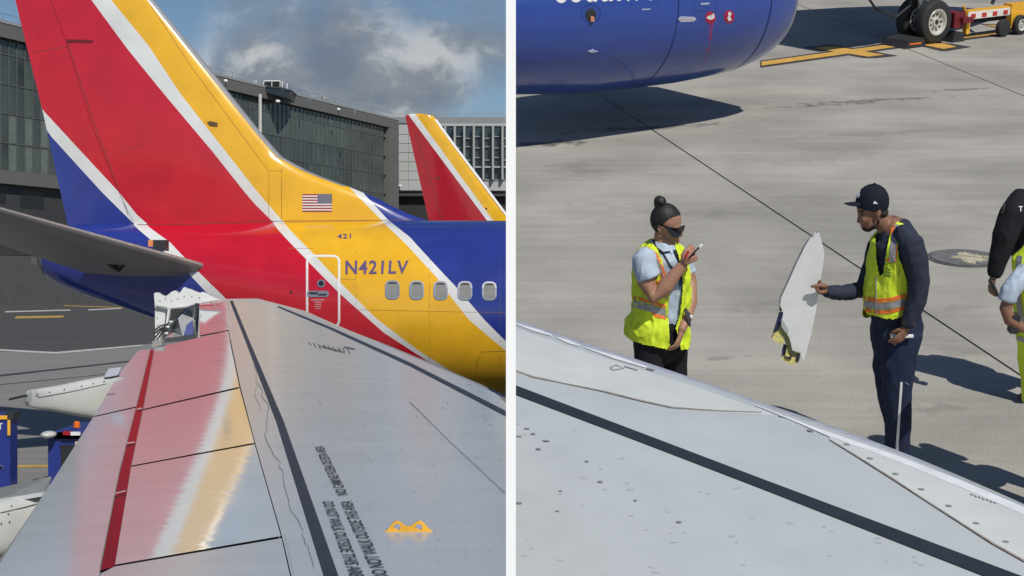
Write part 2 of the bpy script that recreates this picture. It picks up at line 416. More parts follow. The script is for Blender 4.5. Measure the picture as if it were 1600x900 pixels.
# dark openings and vents in the block wall
for y0, y1, x0, x1 in ((290, 318, -30, -8), (290, 318, -5, 12), (295, 322, 34, 52), (295, 322, 53, 71)):
    wallbox('service_opening', s_of_px(x0), s_of_px(x1), zpx(y1), zpx(y0), -.29, -.25, mat('opening_dark', (0.02, 0.02, 0.022), 0.4))
wallbox('wall_vent', s_of_px(43), s_of_px(52), zpx(413), zpx(401), .6, .65, M_facade)
# low concrete barrier
bar = S(); 
for a, b in (((-120, 468), (143, 466)),):
    A = LG(-300, 478); B = LG(225, 466.5)
    u = (B - A).normalized(); w = Vector((-u.y, u.x, 0)) * .4
    hh = 1.9
    bar.add([A - w, B - w, B + w, A + w, A - w * .5 + Vector((0, 0, hh)), B - w * .5 + Vector((0, 0, hh * .5)), B + w * .5 + Vector((0, 0, hh * .5)), A + w * .5 + Vector((0, 0, hh))], [(0, 3, 2, 1), (4, 5, 6, 7), (0, 1, 5, 4), (1, 2, 6, 5), (2, 3, 7, 6), (3, 0, 4, 7)])
tag(bar.make('concrete_barrier', mat('barrier_concrete', (0.30, 0.30, 0.28), 0.85, var=0.1, vs=1)), 'low pale concrete barrier along the foot of the grey terminal', 'barrier')

# control room on the roof, vent stack, light pole
s0 = s_of_px(402); ctl = empty('rooftop_control_room', TW(s0 + 4, zt + .5, -2), 'dark glazed control room with white railings on the terminal roof', 'control room')
d_c = TD + TDIR.y * s0
def DP(px, py, d): return P(px, py, d)
dd = d_c + 1.5
q = S(); q.prism([DP(405, 141.5, dd), DP(451, 154, dd), DP(454, 142, dd), DP(438, 138, dd), DP(404, 134, dd)], (0, 8, 0))
q.make('cabin', M_glass, ctl)
q = S(); q.prism([DP(403, 134.2, dd - .3), DP(438, 138.2, dd - .3), DP(455, 142.2, dd - .3), DP(455, 140, dd - .3), DP(438, 136, dd - .3), DP(403, 132.5, dd - .3)], (0, 9, 0)); q.make('roof', M_facdk, ctl)
q = S(); c0 = DP(409, 134, dd); c1 = DP(437, 128, dd); q.box((c0.x, c0.y + 2, c0.z), (c1.x, c0.y + 6, c1.z)); q.make('equipment_box', M_facade, ctl)
q = S(); c0 = DP(411, 126.5, dd); c1 = DP(437, 125, dd); q.box((c0.x, c0.y + .5, c0.z), (c1.x, c0.y + 4, c1.z)); q.make('awning', M_white, ctl)
for x in (411, 424, 437):
    c0 = DP(x, 134, dd); q = S(); q.box((c0.x - .07, c0.y + .6, c0.z), (c0.x + .07, c0.y + .75, c0.z + 1.0)); q.make('railing_post', M_white, ctl)
for x, y1 in ((395.5, 126), (400, 126), (441, 127), (448.5, 130), (453, 128), (389, 131)):
    c0 = DP(x, 141, dd); c1 = DP(x, y1, dd); q = S(); q.tube([c0, c1], .12, 6); q.make('antenna', M_white if x < 450 else M_metal, ctl)
q = S(); d_v = TD + TDIR.y * s_of_px(507) + 10
pp = [(170, 4.6), (163, 4.6), (163, 3.4), (156, 3.4), (156, 4.8), (151, 4.8), (150, 3)]
q.tube([DP(507, y, d_v) for y, r in pp], [r / FL * d_v for y, r in pp], 16, up=(0, 1, 0))
tag(q.make('vent_stack', M_roof, None), 'round pale vent stack standing on the terminal roof', 'vent')
for x, y0, y1, d_ in ((480, 157, 147, 330), (485, 158, 154, 330), (554.5, 178, 169, 345)):
    q = S(); q.tube([DP(x, y0, d_), DP(x, y1, d_)], .14, 6)
    tag(q.make('roof_mast', M_metal), {480: 'thin pale mast on the terminal roof left of the vent stack', 485: 'short dark mast just right of the thin pale mast on the roof', 554.5: 'thin mast near the right end of the glazed terminal roof'}[x], 'mast')
def floodlight(px, py, d, lab):
    e = empty('roof_camera', DP(px, py + 3, d), lab, 'camera'); q = S(); c = DP(px, py, d); q.tube([c + Vector((0, 0, -1.2)), c], .12, 6); q.make('stalk', M_dark, e)
    q = S(); q.ell(c, (.42, .42, .36)); q.make('head', M_white, e, True)
floodlight(352.5, 126.5, 300, 'white domed camera on the terminal roof beside the big yellow tail'); floodlight(529, 171, 345, 'white domed camera on the roof between vent stack and far corner')
pole = empty('light_pole', LG(405, 475), 'slim pale light pole standing in front of the dark glass facade', 'lamp post')
d_p = 235; q = S(); q.tube([DP(406.5, 470, d_p), DP(406.5, 147, d_p)], [.33, .24], 10); q.make('pole', mat('galvanised', (0.42, 0.42, 0.39), 0.5), pole, True)
q = S(); q.ell(DP(434, 158.5, 300), (.5, .5, .35)); 
e = empty('facade_lamp', DP(434, 160, 300), 'small white lamp head fixed high on the terminal fascia', 'lamp'); q.make('lamp_head', M_white, e, True)
q = S(); c = DP(434, 158.5, 300); q.tube([c, c + Vector((.3, 0, -1.2))], .09, 6); q.make('bracket', M_dark, e)

# ------------------------------------------------------------------ pale wing of the terminal, facing the viewer
D2 = TD + TDIR.y * S1 + 14
pw = empty('terminal_annex', P(710, HZ + FL * CH / D2, D2), 'pale panelled terminal wing with deep window fins right of the glass hall', 'building')
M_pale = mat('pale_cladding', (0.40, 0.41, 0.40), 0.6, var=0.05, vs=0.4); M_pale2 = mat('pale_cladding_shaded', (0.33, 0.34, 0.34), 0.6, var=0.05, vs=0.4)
def ab(name, x0, y0, x1, y1, dn, df, m, parent=pw):
    a = P(x0, y1, D2); b = P(x1, y0, D2); s = S(); s.box((a.x, D2 + dn, a.z), (b.x, D2 + df, b.z)); return s.make(name, m, parent)
ab('core', 612, 192, 799, 298.5, 1.2, 20, M_pale)
ab('parapet', 585, 182.5, 799, 192, .6, 20, mat('parapet_grey', (0.23, 0.24, 0.25), 0.6))
for i, x in enumerate(range(596, 800, 17)): ab('railing_post', x, 176, x + .5, 182.4, 2, 2.2, M_metal)
ab('railing', 590, 175.5, 799, 176.3, 2, 2.1, M_metal); ab('railing', 590, 178.8, 799, 179.3, 2, 2.1, M_metal)
ys = [194, 209.5, 224, 238, 252.5, 267, 281, 297.5]
for i in range(7):
    for x0, x1 in ((614.5, 637.6), (638, 662)): ab('cladding_panel', x0, ys[i] + .35, x1, ys[i + 1] - .35, .6 + random.uniform(-.05, .05), 1.25, M_pale)
ab('frieze', 663, 192.3, 799, 196.5, .5, 1.3, M_pale)
ab('sill', 663, 281.5, 799, 297.5, .5, 1.3, M_pale)
M_win2 = mat('deep_window_glass', (0.035, 0.045, 0.055), 0.08, spec=0.6, var=0.3, vs=0.3)
x = 695.0; c = 0
for x in [681 + 14.9 * i for i in range(8)]:
    e_ = min(x + 14.5, 799)
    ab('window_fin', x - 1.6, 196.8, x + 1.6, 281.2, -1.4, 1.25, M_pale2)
    yy = [197.5, 213 + 3 * (c % 2), 231 - 2 * (c % 2), 246 + 4 * (c % 2), 261, 281]
    for j in range(5):
        w = ab('window', x + 1.8, yy[j] + .6, e_ - 1.8, yy[j + 1] - .6, .9, 1.22, M_win2)
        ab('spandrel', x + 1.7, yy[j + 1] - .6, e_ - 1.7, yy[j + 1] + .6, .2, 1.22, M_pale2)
        if j == 3: ab('light_shelf', x + 1.7, 260, e_ - 1.7, 262.2, -.6, .88, M_pale)
    c += 1
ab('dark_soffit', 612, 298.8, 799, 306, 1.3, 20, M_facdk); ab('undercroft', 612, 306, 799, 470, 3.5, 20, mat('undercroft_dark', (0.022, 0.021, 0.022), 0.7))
e = empty('wall_lamp', P(625, 293, D2 - .5), 'small white lamp on the pale panelled wall near its foot', 'lamp')
q = S(); q.ell(P(625, 290.5, D2 - .6), (.55, .4, .3)); q.make('lamp_head', M_white, e, True); q = S(); q.tube([P(624.5, 290.5, D2 - .5), P(623.6, 294.5, D2 + .6)], .15, 6); q.make('arm', M_dark, e)
ab('roof_hood', 593, 180.5, 618, 183.8, 2, 8, M_pale)

# ------------------------------------------------------------------ livery paint (boundaries kept in metres on the airliner)
def livery(name, bounds, colors, zr_, xr_, rough=0.16, flake=0.10, vs=1.5):
    m = mat(name, (1, 1, 1), rough, var=flake, vs=vs, coat=0.6, spec=0.5, bump=0.0006, bs=2.2)
    t = m.node_tree; b = principled(m); mixn = t.nodes[m['_mix']]
    tcn = N(t, 'ShaderNodeTexCoord'); sx = N(t, 'ShaderNodeSeparateXYZ'); LK(t, tcn.outputs['Object'], sx.inputs[0])
    zn = N(t, 'ShaderNodeMapRange'); zn.inputs[1].default_value = zr_[0]; zn.inputs[2].default_value = zr_[1]; LK(t, sx.outputs[2], zn.inputs[0])
    xn = N(t, 'ShaderNodeMapRange'); xn.inputs[1].default_value = xr_[0]; xn.inputs[2].default_value = xr_[1]; LK(t, sx.outputs[0], xn.inputs[0])
    prev = None
    for pts, col in zip(bounds, colors[1:]):
        fc = N(t, 'ShaderNodeFloatCurve'); c = fc.mapping.curves[0]; fc.mapping.use_clip = False
        P_ = sorted(((z - zr_[0]) / (zr_[1] - zr_[0]), (x - xr_[0]) / (xr_[1] - xr_[0])) for x, z in pts)
        zs = [0.0] + [p[0] for p in P_ if 0.001 < p[0] < 0.999] + [1.0]
        vals = [(z, interp(P_, z)) for z in zs]
        while len(c.points) > 2: c.points.remove(c.points[1])
        c.points[0].location = vals[0]; c.points[1].location = vals[-1]
        for v in vals[1:-1]: c.points.new(*v)
        for p_ in c.points: p_.handle_type = 'VECTOR'
        fc.mapping.update(); LK(t, zn.outputs[0], fc.inputs['Value'])
        gt = N(t, 'ShaderNodeMath', operation='GREATER_THAN'); LK(t, xn.outputs[0], gt.inputs[0]); LK(t, fc.outputs[0], gt.inputs[1])
        mm = N(t, 'ShaderNodeMix', data_type='RGBA'); LK(t, gt.outputs[0], mm.inputs[0])
        if prev is None: mm.inputs['A'].default_value = (*colors[0], 1)
        else: LK(t, prev, mm.inputs['A'])
        mm.inputs['B'].default_value = (*col, 1); prev = mm.outputs['Result']
    LK(t, prev, mixn.inputs['A'])
    return m

# ------------------------------------------------------------------ the airliner whose tail fills the view
DA = 32.0
ta = empty('tail_airliner', (-4, DA, 0), 'red, yellow and blue airliner tail nearest the camera, with registration letters and cabin windows', 'airplane')
AB = Vector((-4, DA, 0))
tops = [(56, 386), (64, 374), (80, 364), (105, 353), (170, 350), (240, 349), (400, 347), (600, 345), (900, 345)]
bots = [(56, 394), (64, 420), (80, 437), (105, 450), (170, 472), (240, 497), (320, 524), (400, 552), (500, 588), (600, 614), (700, 626), (900, 630)]
def zA(y): return CH + (HZ - y) / FL * DA
def xA(x): return (x - 800) / FL * DA
def secA(px):
    a = zA(sinterp(tops, px)); b = zA(sinterp(bots, px)); return (a + b) / 2, (a - b) / 2
def surfA(px, py):
    d = DA
    for _ in range(12):
        p = P(px, py, d); pe = 800 + p.x / DA * FL; zc, r = secA(pe)
        q = r * r - (p.z - zc) ** 2
        d = DA - (math.sqrt(q) if q > 0 else 0)
    return P(px, py, d)
B1 = [(-60, 20), (78, 213), (158, 300), (208, 350), (230, 372), (288, 423), (320, 457), (372, 512), (420, 560), (470, 620)]
B2 = [(-60, 20), (68, 175), (185, 300), (213, 335), (230, 353), (263, 378), (298, 415), (347, 463), (400, 512), (450, 562), (500, 620)]
B3 = [(-40, -265), (143, 0), (200, 77), (253, 142), (333, 237), (383, 300), (400, 320), (435, 360), (473, 400), (527, 455), (600, 520), (657, 557), (740, 610), (790, 640)]
B4 = [(-5, -265), (174, 0), (233, 72), (283, 147), (330, 207), (400, 296), (440, 343), (490, 397), (533, 443), (587, 497), (653, 547), (700, 577), (760, 612), (800, 640)]
B5 = [(300, -265), (400, 0), (470, 210), (546, 293), (595, 343), (633, 380), (682, 433), (700, 458), (733, 500), (790, 548), (850, 600), (900, 650)]
B6 = [(330, -265), (430, 0), (510, 230), (567, 301), (606, 343), (640, 370), (683, 417), (717, 453), (757, 500), (790, 533), (850, 590), (900, 640)]
def toXZ(L):
    out = []
    for x, y in L:
        p = surfA(x, y) if y > 349 else P(x, y, DA - .12)
        out.append((p.x - AB.x, p.z))
    return out
ZR = (zA(640), zA(-270)); XR = (xA(-60) - AB.x, xA(900) - AB.x)
M_liv = livery('tail_livery', [toXZ(b) for b in (B1, B2, B3, B4, B5, B6)], [BLU, WHT, RED, WHT, YEL, WHT, BLU], ZR, XR)
# fuselage
s = S(); rings = []; xs_ = [56, 58, 61, 66, 72, 80, 92, 105, 125, 150, 180, 210, 240, 270, 300, 330, 360, 400, 440, 480, 520, 560, 600, 650, 700, 750, 799]
NR_ = 72
for x in xs_:
    zc, r = secA(x); wy = r * (0.8 if x < 240 else 0.8 + .2 * min(1, (x - 240) / 300))
    if x <= 56: r *= .4; wy *= .4
    rings.append([Vector((xA(x), DA + wy * math.cos(2 * math.pi * k / NR_), zc + r * math.sin(2 * math.pi * k / NR_))) for k in range(NR_)])
s.loft(rings); fus = s.make('fuselage', M_liv, ta); autosmooth(fus, 50)
q = S()
for i in range(len(xs_)):
    if xs_[i] > 92: break
q.loft([[Vector((v.x + (-.004), DA + (v.y - DA) * 1.012, v.z + (v.z - (rings[i][0].z)) * .012)) for v in rings[i]] for i in range(0, 5)])
q.make('exhaust_cone', mat('tailcone_metal', (0.16, 0.16, 0.165), 0.4, metal=0.5), ta, True)
# fin
LEp = [(-180, 92), (-172, 101), (0, 240), (110, 330), (210, 410), (245, 440), (272, 490), (292, 546), (310, 590), (322, 612), (335, 640), (343, 662), (352, 690)]
TEp = [(-180, 5), (-172, -16), (0, 24), (175, 67), (352, 106)]
HGp = [(-180, 40), (0, 81), (65, 105), (190, 143), (300, 187), (352, 212)]
def finrows(): return [-180, -172, -140, -100, -60, -20, 0] + list(range(15, 345, 11)) + [345, 352]
def ft(c): return 5 * (.2969 * math.sqrt(max(c, 0)) - .126 * c - .3516 * c * c + .2843 * c ** 3 - .1036 * c ** 4)
def finpt(y, x, sgn, dt=0.0):
    xl = interp(LEp, y); xt = interp(TEp, y); c = (xl - x) / (xl - xt); ch = (xl - xt) / FL * DA
    tmax = min(.42, .10 * ch) * (0.4 if y <= -179 else 1)
    h = max(.004, ft(min(max(c, 0), 1)) * tmax / 1.0 - dt)
    # blend the dorsal fairing into the crown
    return Vector((xA(x), DA - sgn * h, zA(y)))
def finmesh(name, xa, xb, n, m, dt=0.0, rows=None):
    s = S(); rr = rows or finrows()
    rings = []
    for y in rr:
        a, b = xa(y), xb(y); r = []
        for k in range(n + 1):
            t = k / n; t = t * t * (3 - 2 * t) if n > 6 else t
            r.append(finpt(y, a + (b - a) * t, 1, dt))
        for k in range(n, -1, -1):
            t = k / n; t = t * t * (3 - 2 * t) if n > 6 else t
            r.append(finpt(y, a + (b - a) * t, -1, dt))
        rings.append(r)
    s.loft(rings); o = s.make(name, m, ta); return autosmooth(o, 40)
fin = finmesh('fin', lambda y: interp(LEp, y), lambda y: interp(HGp, y) + .4, 22, M_liv)
rud = finmesh('rudder', lambda y: interp(HGp, y) - .4, lambda y: interp(TEp, y), 6, M_liv, dt=.006)
le = finmesh('leading_edge', lambda y: interp(LEp, y) + .3, lambda y: interp(LEp, y) - 7.5, 8, mat('leading_edge_metal', (.26, .27, .29), .6, metal=.2), dt=-.006, rows=[r for r in finrows() if r < 290] + [291])
bA = bvh_of([fus, fin, rud]); hA = hitter(bA)
# stabiliser
M_stab = mat('stabiliser_grey', (0.26, 0.25, 0.24), 0.4, var=0.08, vs=2)
s = S(); rings = []
zroot = CH + .17; span = 6.6
for i in range(13):
    t = i / 12; yd = DA - .3 - span * t
    xle = -5.74 - 4.5 * t; ch = 2.9 * (1 - t) + 1.3 * t; z = zroot + 1.56 * t ; th = .62 * (1 - t) + .25 * t
    if t == 1: th *= .5
    r = []
    for k in range(24):
        a = 2 * math.pi * k / 24; c = (1 - math.cos(a)) / 2; hh = ft(c) * th * .55 + .006
        r.append(Vector((xle - c * ch, yd, z + (hh if a < math.pi else -hh) - .02 * c)))
    rings.append(r)
s.loft(rings); stb = s.make('stabiliser', M_stab, ta); autosmooth(stb, 50)
q = S(); q.box((xA(266), DA - 1.5, zA(394)), (xA(284), DA - 1.2, zA(378))); q.make('root_fairing', M_dark, ta)
q = S(); q.box((xA(259), DA - 1.55, zA(388)), (xA(265.8), DA - 1.3, zA(378))); q.make('position_light', mat('lamp_amber', (0.8, 0.3, 0.1), 0.3), ta)
q = S(); q.tube([P(162, 408, DA - 1.7), P(176, 414, DA - 1.7), P(186, 422, DA - 1.7), P(197, 412, DA - 1.7)], [.03, .07, .05, .02], 8); q.make('hinge_fairing', M_dark, ta)
for (x0, y0, x1, y1) in ((60, 367, 50, 374),):
    q = S(); q.tube([P(74, 373, DA), P(62, 374, DA), P(52, 374, DA)], [.07, .07, .05], 8); q.make('tail_light', M_white, ta)
# markings and fittings on the fuselage
dk = mat('seam_ochre', (0.25, 0.13, 0.02), 0.7)  # dark ochre tone of the skin seam lines
M_seam = mat('seam_dark', (0.10, 0.045, 0.03), 0.7)
decal('door_outline', ribbon(rrect(480, 400, 530, 510, 9), 3.4, True), hA, .006, M_white, ta)
decal('door_porthole', [disc(502, 443, 6.2)], hA, .010, M_metal, ta, 4); decal('porthole_glass', [disc(502, 443, 4.0)], hA, .014, M_glass, ta, 4)
decal('door_handle', [rrect(480, 454.5, 514, 464, 4)], hA, .012, M_metal, ta, 6)
decal('handle_recess', [[(483, 456.5), (498, 457), (496, 460), (484, 460)], [(498, 459.5), (511, 459), (510, 462), (497, 462)]], hA, .016, M_dark, ta, 6)
for k_, (a_, b_) in enumerate(((486, 507), (491, 503), (492, 502), (491, 502), (493, 501))):
    decal('door_placard', [[(a_, 468 + 3.4 * k_), (b_, 468 + 3.4 * k_), (b_, 469.2 + 3.4 * k_), (a_, 469.2 + 3.4 * k_)]], hA, .006, mat('pink_print', (0.65, 0.35, 0.35), 0.5), ta)
text_px('registration_letters', 'N421LV', [(540, 428), (637, 427), (540, 407), (639, 407)], hA, .009, M_navytext, ta, bold=0.022, spacing=1.12)
text_px('fleet_number', '421', [(527, 373), (548.5, 372.6), (527, 366), (548.5, 365.6)], hA, .009, M_navytext, ta, bold=0.02, spacing=1.12)
for k_, x in enumerate((613.2, 651, 688.6, 726.6, 764.6)):
    y = 453 + .5 * k_
    f = decal('window', ribbon(rrect(x - 10, y - 13.5, x + 10, y + 13.5, 7), 2.8, True), hA, .014, M_metal, ta, 6)
    decal('pane', [rrect(x - 9, y - 12.5, x + 9, y + 12.5, 6.5)], hA, .004, mat('window_shade', (0.27, 0.27, 0.255), 0.12, coat=.8, var=.1, vs=9), f, 6)
    decal('pane_seal', [[(x - 7.5, y - 12), (x + 7.5, y - 12), (x + 6.5, y - 9.3), (x - 6.5, y - 9.3)]], hA, .006, M_dark, f, 6)
    decal('shade_edge', [[(x - 8.6, y - 1.5 + k_), (x + 8.6, y - 1.3 + k_), (x + 8.6, y - .7 + k_), (x - 8.6, y - .9 + k_)]], hA, .006, mat('shade_line', (0.40, 0.40, 0.38), .4), f, 8)
# flag on the dorsal fairing
fx0, fx1, fy0, fy1 = 472.5, 518.5, 303.2, 331
M_flagr = mat('flag_red', (0.30, 0.035, 0.04), 0.4); M_flagb = mat('flag_blue', (0.05, 0.06, 0.12), 0.4)
fl = decal('flag_marking', [[(fx0, fy0), (fx1, fy0), (fx1, fy1), (fx0, fy1)]], hA, .004, M_white, ta)
for k_ in range(7):
    h_ = (fy1 - fy0) / 13; decal('flag_stripe', [[(fx0, fy0 + 2 * k_ * h_), (fx1, fy0 + 2 * k_ * h_), (fx1, fy0 + (2 * k_ + 1) * h_), (fx0, fy0 + (2 * k_ + 1) * h_)]], hA, .006, M_flagr, fl)
decal('flag_canton', [[(496.5, fy0), (fx1, fy0), (fx1, fy0 + 7 * h_), (496.5, fy0 + 7 * h_)]], hA, .008, M_flagb, fl)
stars = []
for r_ in range(9):
    for c_ in range(6 - r_ % 2):
        stars.append(disc(498.4 + 3.6 * c_ + (1.8 if r_ % 2 else 0), fy0 + 1.0 + 1.62 * r_, .62, n=5))
decal('flag_stars', stars, hA, .010, M_white, fl, 50, skirt=False)
# seams
decal('skin_joint', ribbon([(556, 350), (556, 395)], .5) + ribbon([(556, 432), (556, 505)], .5) + ribbon([(671, 352), (671, 575)], .5) + ribbon([(405, 352), (405, 470)], .5) + ribbon([(782, 352), (782, 600)], .5) + ribbon([(330, 356), (330, 462)], .5), hA, .0015, mat('joint_tone', (.12, .07, .06), .7), ta)
decal('crown_seam', ribbon([(215, 351), (300, 350.5), (400, 346), (500, 345), (600, 344), (798, 345.5)], .9), hA, .002, M_seam, ta)
decal('skin_seam', ribbon([(440, 246), (440, 343)], .8) + ribbon([(420, 270), (420, 343)], .6) + ribbon([(392, 230), (420, 267), (440, 267)], .7) + ribbon([(230, 0), (300, 106), (392, 230)], .8) + ribbon([(450, 388), (490, 388)], .6) + ribbon([(560, 484), (700, 487), (798, 489)], .6) + ribbon([(742, 590), (746, 562), (752, 550), (798, 548)], .8) + ribbon([(532, 436), (555, 437), (552, 447)], .6), hA, .002, dk, ta)
decal('skin_seam', ribbon([(52, 82), (110, 72)], .7) + ribbon([(187, 240), (222, 225)], .6) + ribbon([(105, 65), (146, 190), (200, 335)], .9), hA, .002, M_seam, ta)
decal('antenna_slot', [[(104, 61.5), (125, 62), (144, 62.5), (146, 65), (142, 67), (122, 66), (105, 66.5)]], hA, .012, mat('slot_dark_red', (0.16, 0.01, 0.015), .5), ta, 8)
decal('static_port', [[(324, 190.5), (330, 189.5), (340, 192), (334, 194), (340, 197.5), (328, 196)]], hA, .02, mat('port_brown', (.10, .06, .02), .5), ta, 8)
decal('drain_hole', [disc(455, 457, 2)], hA, .004, M_dark, ta, 8)

# ------------------------------------------------------------------ second airliner's fin further off
DC = 62.0
tb = empty('far_airliner', P(735, HZ + FL * CH / DC, DC), 'smaller red and yellow tail fin standing behind the blue fuselage', 'airplane')
BB = tb.location.copy()
LEc = [(178, 664), (180.5, 676), (187, 683), (210, 699), (345, 800), (420, 858)]; TEc = [(178, 640), (181, 633), (345, 670), (420, 688)]
def xz(px, py): p = P(px, py, DC); return (p.x - BB.x, p.z - BB.z)
M_livC = livery('far_tail_livery', [[xz(636, 175), xz(640, 182), xz(762, 346), xz(820, 424)], [xz(646, 175), xz(651, 181), xz(771, 346), xz(830, 424)]], [(0.42, 0.012, 0.028), WHT, YEL], (xz(0, 430)[1], xz(0, 170)[1]), (xz(600, 0)[0], xz(900, 0)[0]))
def finC(name, fa, fb, m, dt=0, n=12, rows=None):
    s = S(); rings = []
    for y in rows or [178, 180.5, 184, 187, 200, 220, 250, 290, 345, 420]:
        xl, xt = interp(LEc, y), interp(TEc, y); a, b = fa(y), fb(y); r = []
        for sg in (1, -1):
            for k in (range(n + 1) if sg > 0 else range(n, -1, -1)):
                x = a + (b - a) * k / n; x = min(x, 799); c = min(max((xl - x) / (xl - xt), 0), 1)
                h = max(.004, ft(c) * .26 * (.5 if y < 180 else 1) - dt); p = P(x, y, DC); r.append(Vector((p.x, DC - sg * h, p.z)))
        rings.append(r)
    s.loft(rings); return autosmooth(s.make(name, m, tb), 40)
fc = finC('fin', lambda y: interp(LEc, y), lambda y: interp(TEc, y), M_livC)
finC('leading_edge', lambda y: interp(LEc, y) + .4, lambda y: interp(LEc, y) - 4.0, M_white, -.008, 5, [187, 200, 220, 250, 290, 340])
hC = hitter(bvh_of([fc]))
decal('rudder_seam', ribbon([(651, 208), (690, 344)], .8), hC, .003, M_seam, tb); decal('antenna_slot', [[(678, 277), (688, 276.5), (688, 279), (681, 279)]], hC, .01, M_seam, tb)
decal('tip_panel', [[(647, 187), (655, 188), (656, 194), (650, 196)]], hC, .008, M_white, tb); decal('static_port', [disc(760, 326, 1.5)], hC, .01, M_dark, tb)
q = S(); rings = []
for x, r in ((598, 1.2), (640, 1.7), (700, 1.88), (799, 1.88)):
    p = P(x, 346, DC); rings.append([Vector((p.x, DC + r * math.cos(a * math.pi / 16), p.z - 1.88 + (1.88 - r) * .7 + r * math.sin(a * math.pi / 16))) for a in range(32)])
q.loft(rings); autosmooth(q.make('fuselage', mat('far_blue', BLU, .2, coat=.5), tb))

# ------------------------------------------------------------------ the wing we look along (left half)
WD0, WD1 = 2.0, 12.0
def slope(d): return 0.0146 + (0.061 - 0.0146) * (d - 6) / 14
KS = 0.6
def z0L(d):
    a = slope(d); b = slope(20.0); return -0.20 - (a + b) / 2 * (20.0 - d)
KC, WC, ZOFF = 0.040, 0.62, 0.0
def ZL(x, y):
    x /= KS; y /= KS; w = x + .2 * y
    return KS * (z0L(y) - KC * (w - WC) ** 2 + ZOFF)
def hitLraw(px, py):
    r = ray(px, py); lo, hi = 1.5, 15.5
    f = lambda d: r.z * d - ZL(r.x * d, d)
    if f(lo) < 0: return None
    n = 60; pd = lo
    for i in range(1, n + 1):
        d = lo + (hi - lo) * (i / n) ** 1.5
        if f(d) <= 0:
            a, b = pd, d
            for _ in range(30):
                m = (a + b) / 2
                if f(m) > 0: a = m
                else: b = m
            return (a + b) / 2
        pd = d
    return None
def nL(x, y):
    e = 1e-3; return Vector((-(ZL(x + e, y) - ZL(x - e, y)) / (2 * e), -(ZL(x, y + e) - ZL(x, y - e)) / (2 * e), 1)).normalized()
def hL(px, py):
    d = hitLraw(px, py)
    if d is None or d > 12.7: return None
    p = P(px, py, d); return p, nL(p.x, p.y)
def hLx(px, py):                       # cut off at the divider
    h = hL(px, py)
    if h and h[0].x > -.001: return None
    return h
wl = empty('airliner_wing', (-1.0, 6, 2.2), 'long pale grey wing stretching away toward the red tail, its winglet torn off', 'wing')
def skin(name, col, rough=.045, var=.05, ior=1.5, **k):
    return mat(name, col, rough, var=var, vs=.5, spec=.5, ior=ior, bump=0.00016, bs=1.0, stretch=(6, 16, 6), rvar=.01, **k)
M_skin = skin('wing_grey_paint', (0.45, 0.475, 0.495), .18, ior=1.36); M_skin2 = skin('flap_grey_paint', (0.52, 0.545, 0.555)); M_skin3 = skin('trailing_grey_paint', (0.50, 0.53, 0.545), .13, ior=1.36); M_slat = mat('leading_edge_paint', (0.46, 0.48, 0.49), .22, var=.08, spec=.6)
M_seal = mat('glossy_gap_seal', (0.02, 0.012, 0.014), 0.06, spec=0.9, ior=1.9)
LEpx = [(440, 473), (470, 481), (540, 512), (600, 535), (660, 560), (725, 588), (799, 620)]
LEw = []
for x, y in LEpx:
    d = hitLraw(x, y + 3)
    if d: LEw.append((d, ray(x, y).x * d + .2 * d))
LEw = sorted(LEw)
print('LEw', LEw)
def wLE(y):
    if y < LEw[0][0]: return 9.0
    return interp(LEw, y) if y < LEw[-1][0] else LEw[-1][1] + (y - LEw[-1][0]) * (-.25)
TEw = hL(60, 786); TEc_ = TEw[0].x + .2 * TEw[0].y; t2 = hL(185, 584)[0]; t3 = hL(309, 522)[0]; t4 = hL(216, 547)[0]; print('TE', TEc_, t2.x + .2 * t2.y, t2.y, t3.x + .2 * t3.y, t3.y, t4.x + .2 * t4.y, t4.y)
ytip = hL(330, 467)[0].y; print('ytip', ytip)
def wTE(y): return interp([(2.5, TEc_), (t2.y, t2.x + .2 * t2.y), (t4.y, t4.x + .2 * t4.y)], y)
def gridwing(y0, y1, w0f, n=46, m=34):
    s = S(); rings = []
    for i in range(n + 1):
        y = y0 + (y1 - y0) * i / n; w0 = w0f(y); wl_ = wLE(y); w1 = min(wl_, .2 * y); cut = wl_ > .2 * y; r = []
        for k in range(m + 1):
            w = w0 + (w1 - w0) * k / m; x = w - .2 * y; r.append(Vector((x, y, CH + ZL(x, y) - .004)))
        xe = w1 - .2 * y; ze = CH + ZL(xe, y) - .004; R = .045
        for k in range(1, 10):
            a = math.pi / 2 - math.pi * k / 9
            r.append(Vector((xe if cut else xe + R * 1.6 * math.cos(a), y, ze - R + R * math.sin(a))))
        x = w0 - .2 * y; r.append(Vector((x + .3, y, CH + ZL(x, y) - .10))); r.append(Vector((x, y, CH + ZL(x, y) - .03)))
        rings.append(r)
    s.loft(rings); return s
y_in = (t3.y + t4.y) / 2
core = gridwing(WD0, y_in, wTE).make('wing_box', mat('gap_dark', (0.24, 0.235, 0.23), .7), wl, True)
w3 = t3.x + .2 * t3.y
autosmooth(core, 50)
tipb = gridwing(y_in + .001, ytip, lambda y: w3, 16, 20).make('wing_tip', M_slat, wl); autosmooth(tipb, 50)
OFF = .004
def panel(name, poly, m, off=OFF, cell=22):
    o = decal(name, [poly], hLx, off, m, wl, cell, False)
    if o:
        me = o.data; me.shade_smooth(); inv = wmat(wl)
        ns = []
        for v in me.vertices:
            p = inv @ v.co; ns.append(tuple(nL(p.x, p.y)))
        me.normals_split_custom_set_from_vertices(ns)
    return o
le_in = [(x, y + 5) for x, y in LEpx]
panel('upper_skin', [(357, 471), (432, 477)] + le_in[1:-1] + [(799, 628), (799, 1000), (478, 1000), (441, 842), (399, 695), (376, 607), (363, 545), (357, 515)], M_skin)
p1 = panel('aileron_panel', [(242, 545), (356, 518), (361, 545), (374, 606), (224, 641)], M_skin2)
